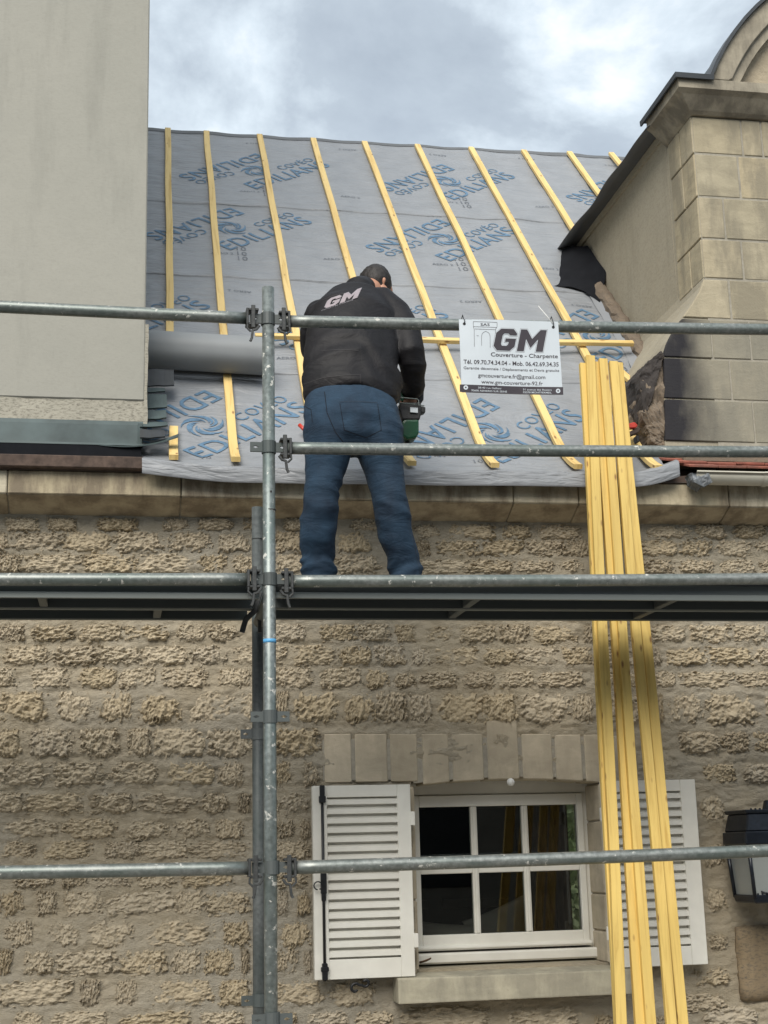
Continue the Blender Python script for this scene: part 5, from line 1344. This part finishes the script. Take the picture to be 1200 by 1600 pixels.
# hair: cap over skull
H = [capsule_chain([(head + V(0, -.018, .016), .0765, .091), (head + V(0, .03, .018), .079, .094)], 22), capsule_chain([(head + V(.0, .07, .035), .06, .05), (head + V(.01, .095, .03), .04, .03)], 14)]
hm = fused(H, .008, 2)
bm = bmesh.new(); bm.from_mesh(hm)
bmesh.ops.bisect_plane(bm, geom=bm.verts[:] + bm.edges[:] + bm.faces[:], plane_co=head + V(0, -.03, -.055), plane_no=Vector((-.15, -.25, 1)), clear_inner=True)
for v in bm.verts: v.co += v.normal * .004 * noise.noise(v.co * 60)
bm.to_mesh(hm); bm.free(); put('hair', hm, M['hair'], man)
ec = J(600, 439, head.y - .088)
ear = fused([capsule_chain([(ec + V(.001, .004, .010), .009, .010), (ec + V(0, .004, 0), .008, .009), (ec + V(-.002, .008, -.012), .005, .007)], 12), capsule_chain([(ec + V(-.004, .02, -.03), .03, .02), (ec + V(-.02, .02, -.05), .03, .02)], 12)], .004, 1)
put('ear', ear, M['skin'], man)
# clothes
def folds(me, amp, freq, seed, zs=1.0, gate=None):
    me.update(); no = [v.normal.copy() for v in me.vertices]
    for v, n_ in zip(me.vertices, no):
        p = v.co; q = Vector((p.x * freq, p.y * freq, p.z * freq * zs)) + Vector((seed, 0, 0))
        q += Vector((1, 1, 1)) * .9 * noise.noise(q * .6)
        r = 1 - abs(noise.noise(q)) * 2.4; a = amp * (r * .7 + .5 * noise.noise(q * 2.3))
        if gate: a *= gate(p)
        v.co = p + n_ * a
def lerpP(a, b, t): return a.lerp(b, t)
JN = []
seat = J(551, 668, 5.76)
JN.append(capsule_chain([(J(546, 622, 5.84), .192, .115), (J(549, 645, 5.81), .202, .126), (J(551, 664, 5.79), .205, .140), (J(552, 686, 5.79), .196, .135), (J(553, 698, 5.79), .17, .11)], 28, .3))
JN.append(capsule_chain([(J(513, 672, 5.79), .106, .122), (J(514, 695, 5.78), .102, .115), (J(508, 735, 5.78), .083, .095), (J(501, 775, 5.77), .069, .08), (J(499, 800, 5.77), .070, .077), (J(496, 838, 5.79), .073, .077), (J(497, 868, 5.82), .066, .068), (J(498, 893, 5.83), .064, .066), (Vector((J(498, 893, 5.83).x, 5.83, zd + .05)), .068, .070)], 22))
JN.append(capsule_chain([(J(591, 672, 5.79), .106, .122), (J(592, 695, 5.78), .102, .115), (J(600, 735, 5.78), .083, .095), (J(609, 775, 5.77), .069, .08), (J(613, 800, 5.77), .070, .077), (J(619, 838, 5.79), .070, .075), (J(628, 868, 5.82), .064, .068), (J(634, 893, 5.83), .062, .066), (Vector((J(636, 893, 5.83).x, 5.83, zd + .05)), .066, .070)], 22))
jm = fused(JN, .009, 6)
kz = knL.z
def gate(p): return .35 + 1.0 * math.exp(-((p.z - kz + .02) / .10) ** 2) + 1.5 * math.exp(-((p.z - (anL.z - .01)) / .07) ** 2) + .35 * math.exp(-((p.z - hipL.z) / .1) ** 2)
folds(jm, .010, 4.6, 3, 2.1, gate)
jeans = put('jeans', jm, M['denim'], man)
JK = []
JK.append(capsule_chain([(J(548, 622, 5.84), .203, .118), (J(548, 596, 5.87), .203, .125), (J(549, 560, 5.92), .200, .130), (J(552, 520, 5.98), .203, .130), (J(556, 495, 6.02), .190, .122), (J(560, 477, 6.06), .155, .10)], 30))
JK.append(capsule_chain([(J(500, 500, 6.06), .075, .08), (J(530, 478, 6.08), .078, .08), (J(560, 468, 6.10), .075, .075), (J(592, 476, 6.08), .082, .085), (J(616, 495, 6.04), .078, .085)], 22))
JK.append(capsule_chain([(J(617, 492, 6.04), .070, .078), (J(633, 520, 5.97), .070, .073), (J(642, 552, 5.92), .062, .064), (J(645, 575, 5.95), .056, .056), (J(645, 606, 6.02), .044, .042)], 20))
JK.append(capsule_chain([(shL_, .066, .072), (J(490, 520, 6.12), .062, .066), (elL, .058, .060), (J(505, 580, 6.34), .05, .05), (wrL, .04, .04)], 18))
JK.append(capsule_chain([(J(560, 455, 6.11), .070, .066), (J(566, 448, 6.145), .062, .050)], 18))
JK.append(capsule_chain([(J(606, 600, 5.90), .06, .09), (J(606, 622, 5.88), .052, .085)], 16))
km = fused(JK, .009, 5)
bm = bmesh.new(); bm.from_mesh(km)
# hem: rises at the middle of the back, falls to the right flap
hz = J(560, 604, 5.8).z; hx = J(560, 604, 5.8).x
pl0 = J(471, 617, 5.72); pl1 = J(560, 603, 5.70)
def hem(x):
    t = (x - J(472, 610, 5.75).x) / (J(632, 610, 5.75).x - J(472, 610, 5.75).x); t = max(0, min(1, t))
    u_ = 472 + 160 * t; v_ = 617 - 16 * math.sin(min(1, t / .55) * math.pi / 2) if t < .55 else 601 + 44 * ((t - .55) / .45) ** 1.2
    return J(u_, v_, 5.74).z
dele = [v for v in bm.verts if v.co.z < hem(v.co.x) - .004 and v.co.x < J(633, 600, 5.8).x and v.co.y < 6.1 and v.co.z < waist.z + .02]
bmesh.ops.delete(bm, geom=dele, context='VERTS')
edges = [e for e in bm.edges if e.is_boundary]
for v in {v for e in edges for v in e.verts}:
    if abs(v.co.z - hem(v.co.x)) < .03: v.co.z = hem(v.co.x)
r_x = bmesh.ops.extrude_edge_only(bm, edges=edges)
for v in [g_ for g_ in r_x['geom'] if isinstance(g_, bmesh.types.BMVert)]: v.co += Vector((0, .02, .002)) if v.co.y < waist.y else Vector((0, -.02, 0))
bm.to_mesh(km); bm.free()
shz = sho.z
folds(km, .0125, 4.2, 11, 1.3, lambda p: (.5 + .9 * math.exp(-((p.z - waist.z - .1) / .16) ** 2) + (-.2 if p.x > J(622, 520, 5.95).x else 0)))
km.polygons.foreach_set('use_smooth', [True] * len(km.polygons))
jack = put('jacket', km, M['jacket'], man)
# things sewn on or printed: found by casting from the photo's side onto the cloth
def bvh_of(o):
    me = o.data; off = ORG[o.name]; return BVHTree.FromPolygons([v.co + off for v in me.vertices], [tuple(p.vertices) for p in me.polygons])
bj, bn = bvh_of(jack), bvh_of(jeans)
def hit(bv, u, v, lift):
    d = ray(u, v).normalized(); loc, nrm, _, _ = bv.ray_cast(CAM, d)
    return None if loc is None else loc - d * lift
def decal(bv, vs, fs, mat, name, parent, lift=.0025):
    P = [hit(bv, x, y, lift) for x, y in vs]; keep = [f for f in fs if all(P[i] is not None for i in f)]
    use = sorted({i for f in keep for i in f}); mp_ = {k: i for i, k in enumerate(use)}
    if keep: return put(name, mesh([P[i] for i in use], [tuple(mp_[i] for i in f) for f in keep]), mat, parent)
def pxcut(vs, fs, k): return cut(vs, fs, k)
for mt, lift, vs, fs in gm(None, None, (('signgrey', .012, .003), ('logo', 0, .005))):
    o = [(506 + x * 52 + y * 4, 482.5 - x * 17.5 - y / .42 * 13.5) for x, y in vs]
    decal(bj, *pxcut(o, fs, 2.5), M[mt], 'jacket_logo', jack, lift)
v1, f1 = text_poly('COUVERTURE CHARPENTE', 1, res=1); a0, a1 = width(v1)
decal(bj, [(502 + (x - a0) / (a1 - a0) * 50, 486 - (x - a0) / (a1 - a0) * 17 - y * 2.6) for x, y in v1], f1, M['signgrey'], 'jacket_lettering', jack, .003)
def seamline(bv, pts, w, mat, name, parent, lift=.0015, dens=3):
    P = []
    for a, b in zip(pts, pts[1:]):
        n_ = max(1, int(math.hypot(b[0] - a[0], b[1] - a[1]) / dens))
        for i in range(n_): t = i / n_; P.append((a[0] + (b[0] - a[0]) * t, a[1] + (b[1] - a[1]) * t))
    P.append(pts[-1]); vs = []; ok = []
    for i, p in enumerate(P):
        q_ = P[min(i + 1, len(P) - 1)]; r0 = P[max(0, i - 1)]; d = Vector((q_[0] - r0[0], q_[1] - r0[1])); k = Vector((-d.y, d.x)).normalized() * w / 2
        A_, B_ = hit(bv, p[0] - k.x, p[1] - k.y, lift), hit(bv, p[0] + k.x, p[1] + k.y, lift); ok.append(A_ is not None and B_ is not None); vs += [A_ or Vector(), B_ or Vector()]
    fs = [(2 * i, 2 * i + 1, 2 * i + 3, 2 * i + 2) for i in range(len(P) - 1) if ok[i] and ok[i + 1]]
    if fs: return put(name, mesh(vs, fs), mat, parent)
M['denimdark'] = plain('dark_denim_seam', (.003, .006, .013), .9, 0, .2); M['denimlight'] = plain('worn_denim_seam', (.022, .038, .062), .9, 0, .2)
M['jackseam'] = plain('jacket_seam', (.018, .016, .018), .7, 0, .1); M['jackdark'] = plain('jacket_seam_dark', (.006, .006, .008), .7, 0, .1)
seamline(bn, [(530, 628), (557, 627), (589, 629)], 1.2, M['denimlight'], 'pocket_edge', jeans); seamline(bn, [(531, 630), (538, 672), (572, 684), (596, 672), (590, 631)], 1.0, M['denimdark'], 'pocket_seam', jeans)
seamline(bn, [(507, 612), (511, 645), (524, 675), (547, 705), (554, 716)], 1.2, M['denimdark'], 'centre_seam', jeans); seamline(bn, [(474, 634), (486, 640), (488, 660)], 1.0, M['denimdark'], 'pocket_seam', jeans)
seamline(bn, [(554, 716), (535, 770), (528, 830), (522, 885)], .9, M['denimdark'], 'inseam', jeans); seamline(bn, [(630, 690), (636, 760), (644, 830), (654, 885)], .9, M['denimlight'], 'side_seam', jeans)
seamline(bj, [(475, 600), (505, 590), (540, 586), (564, 585)], 1.1, M['jackseam'], 'hem_seam', jack); seamline(bj, [(563, 585), (563, 598)], 1.1, M['jackseam'], 'hem_seam', jack)
seamline(bj, [(562, 520), (564, 550), (566, 575)], 1.0, M['jackdark'], 'back_seam', jack); seamline(bj, [(502, 548), (530, 546), (560, 548)], 1.0, M['jackseam'], 'yoke_seam', jack)
seamline(bj, [(610, 480), (618, 520), (622, 560)], 1.1, M['jackdark'], 'arm_seam', jack); seamline(bj, [(495, 472), (520, 462), (545, 457)], 1.0, M['jackseam'], 'yoke_seam', jack)
for f in (ftL, ftR):
    me = fused([capsule_chain([(Vector((f.x, f.y - .03, zd + .045)), .042, .045), (Vector((f.x, f.y + .02, zd + .06)), .045, .06), (Vector((f.x + .01, f.y + .10, zd + .045)), .048, .042), (Vector((f.x + .015, f.y + .19, zd + .035)), .044, .033)], 16)], .008, 3)
    put('boot', me, M['shoe'], man)

# ================================================================== NAIL GUN in the right hand
gun = thing('nail_gun', J(641, 640, 6.04), 'black and green nail gun hanging from the worker\'s right hand', 'nail gun')
def gbox(pts, y0, y1, mat, name, bv=.006, seg=2):
    pl = [(J(u, v, y0).x, J(u, v, y0).z) for u, v in pts]; me = mesh(*prism_xz(pl, y0, y1)); bevel(me, bv, seg); return put(name, me, M[mat], gun)
gbox([(632, 655), (655, 655), (655, 676), (651, 684), (636, 687), (628, 680), (628, 660)], 6.0, 6.09, 'green', 'green_housing', .010)
gbox([(625, 628), (658, 628), (660, 640), (656, 656), (628, 656), (623, 640)], 6.005, 6.085, 'black', 'body', .008)
gbox([(624, 592), (634, 590), (636, 612), (630, 628), (622, 620)], 6.03, 6.09, 'green', 'driver_head', .006)
gbox([(652, 598), (663, 596), (662, 625), (655, 632), (651, 622)], 6.05, 6.10, 'black', 'magazine', .004)
gbox([(641, 636), (653, 637), (653, 645), (641, 644)], 5.996, 6.003, 'signwhite', 'rating_label', .001)
gbox([(659, 634), (665, 636), (665, 644), (659, 646)], 6.02, 6.06, 'black', 'knob', .004)
gbox([(633, 686), (640, 686), (640, 694), (633, 694)], 6.03, 6.06, 'black', 'nose', .003)
hk = [J(663, 634, 5.985), J(654, 633, 5.985), J(654, 626, 5.985), J(652, 623.5, 5.985), J(620, 620.5, 5.985), J(618, 623, 5.985), J(618, 627.5, 5.985), J(620, 629, 5.985), J(652, 632, 5.985)]
tube('rafter_hook', hk, .0026, M['galv_rail'], gun, 8, Vector((0, 1, 0)))
# red-handled tools
pr = thing('pry_tool', J(994, 672, 6.80), 'red handled tool lying on the underlay against the broken masonry right of the timbers', 'tool')
def pbx(pts, Y, mat, name, bv=.004): 
    me = mesh(*prism_xz([(J(u, v, Y).x, J(u, v, Y).z) for u, v in pts], Y, Y + .04)); bevel(me, bv); return put(name, me, M[mat], pr)
pbx([(981, 662), (992, 659), (997, 664), (995, 668), (983, 669)], 6.62, 'red', 'handle'); pbx([(980, 676), (998, 667), (1002, 670), (998, 676), (981, 682)], 6.63, 'oldwood', 'wooden_block'); pbx([(993, 681), (999, 680), (1000, 690), (995, 691)], 6.61, 'black', 'tip')
rd = thing('red_tool', J(471, 668, 6.75), 'small red handle peeking out left of the worker on the underlay', 'tool')
me = uvmesh(*sweepd([J(468, 664, 6.74), J(474, 670, 6.72), J(490, 676, 6.72)], circ(.010, 12), Vector((0, 1, 0))), smooth=True); put('handle', me, M['red'], rd)
me = uvmesh(*sweepd([J(489, 676, 6.72), J(512, 684, 6.72)], circ(.004, 8), Vector((0, 1, 0))), smooth=True); put('shaft', me, M['galv_rail'], rd)
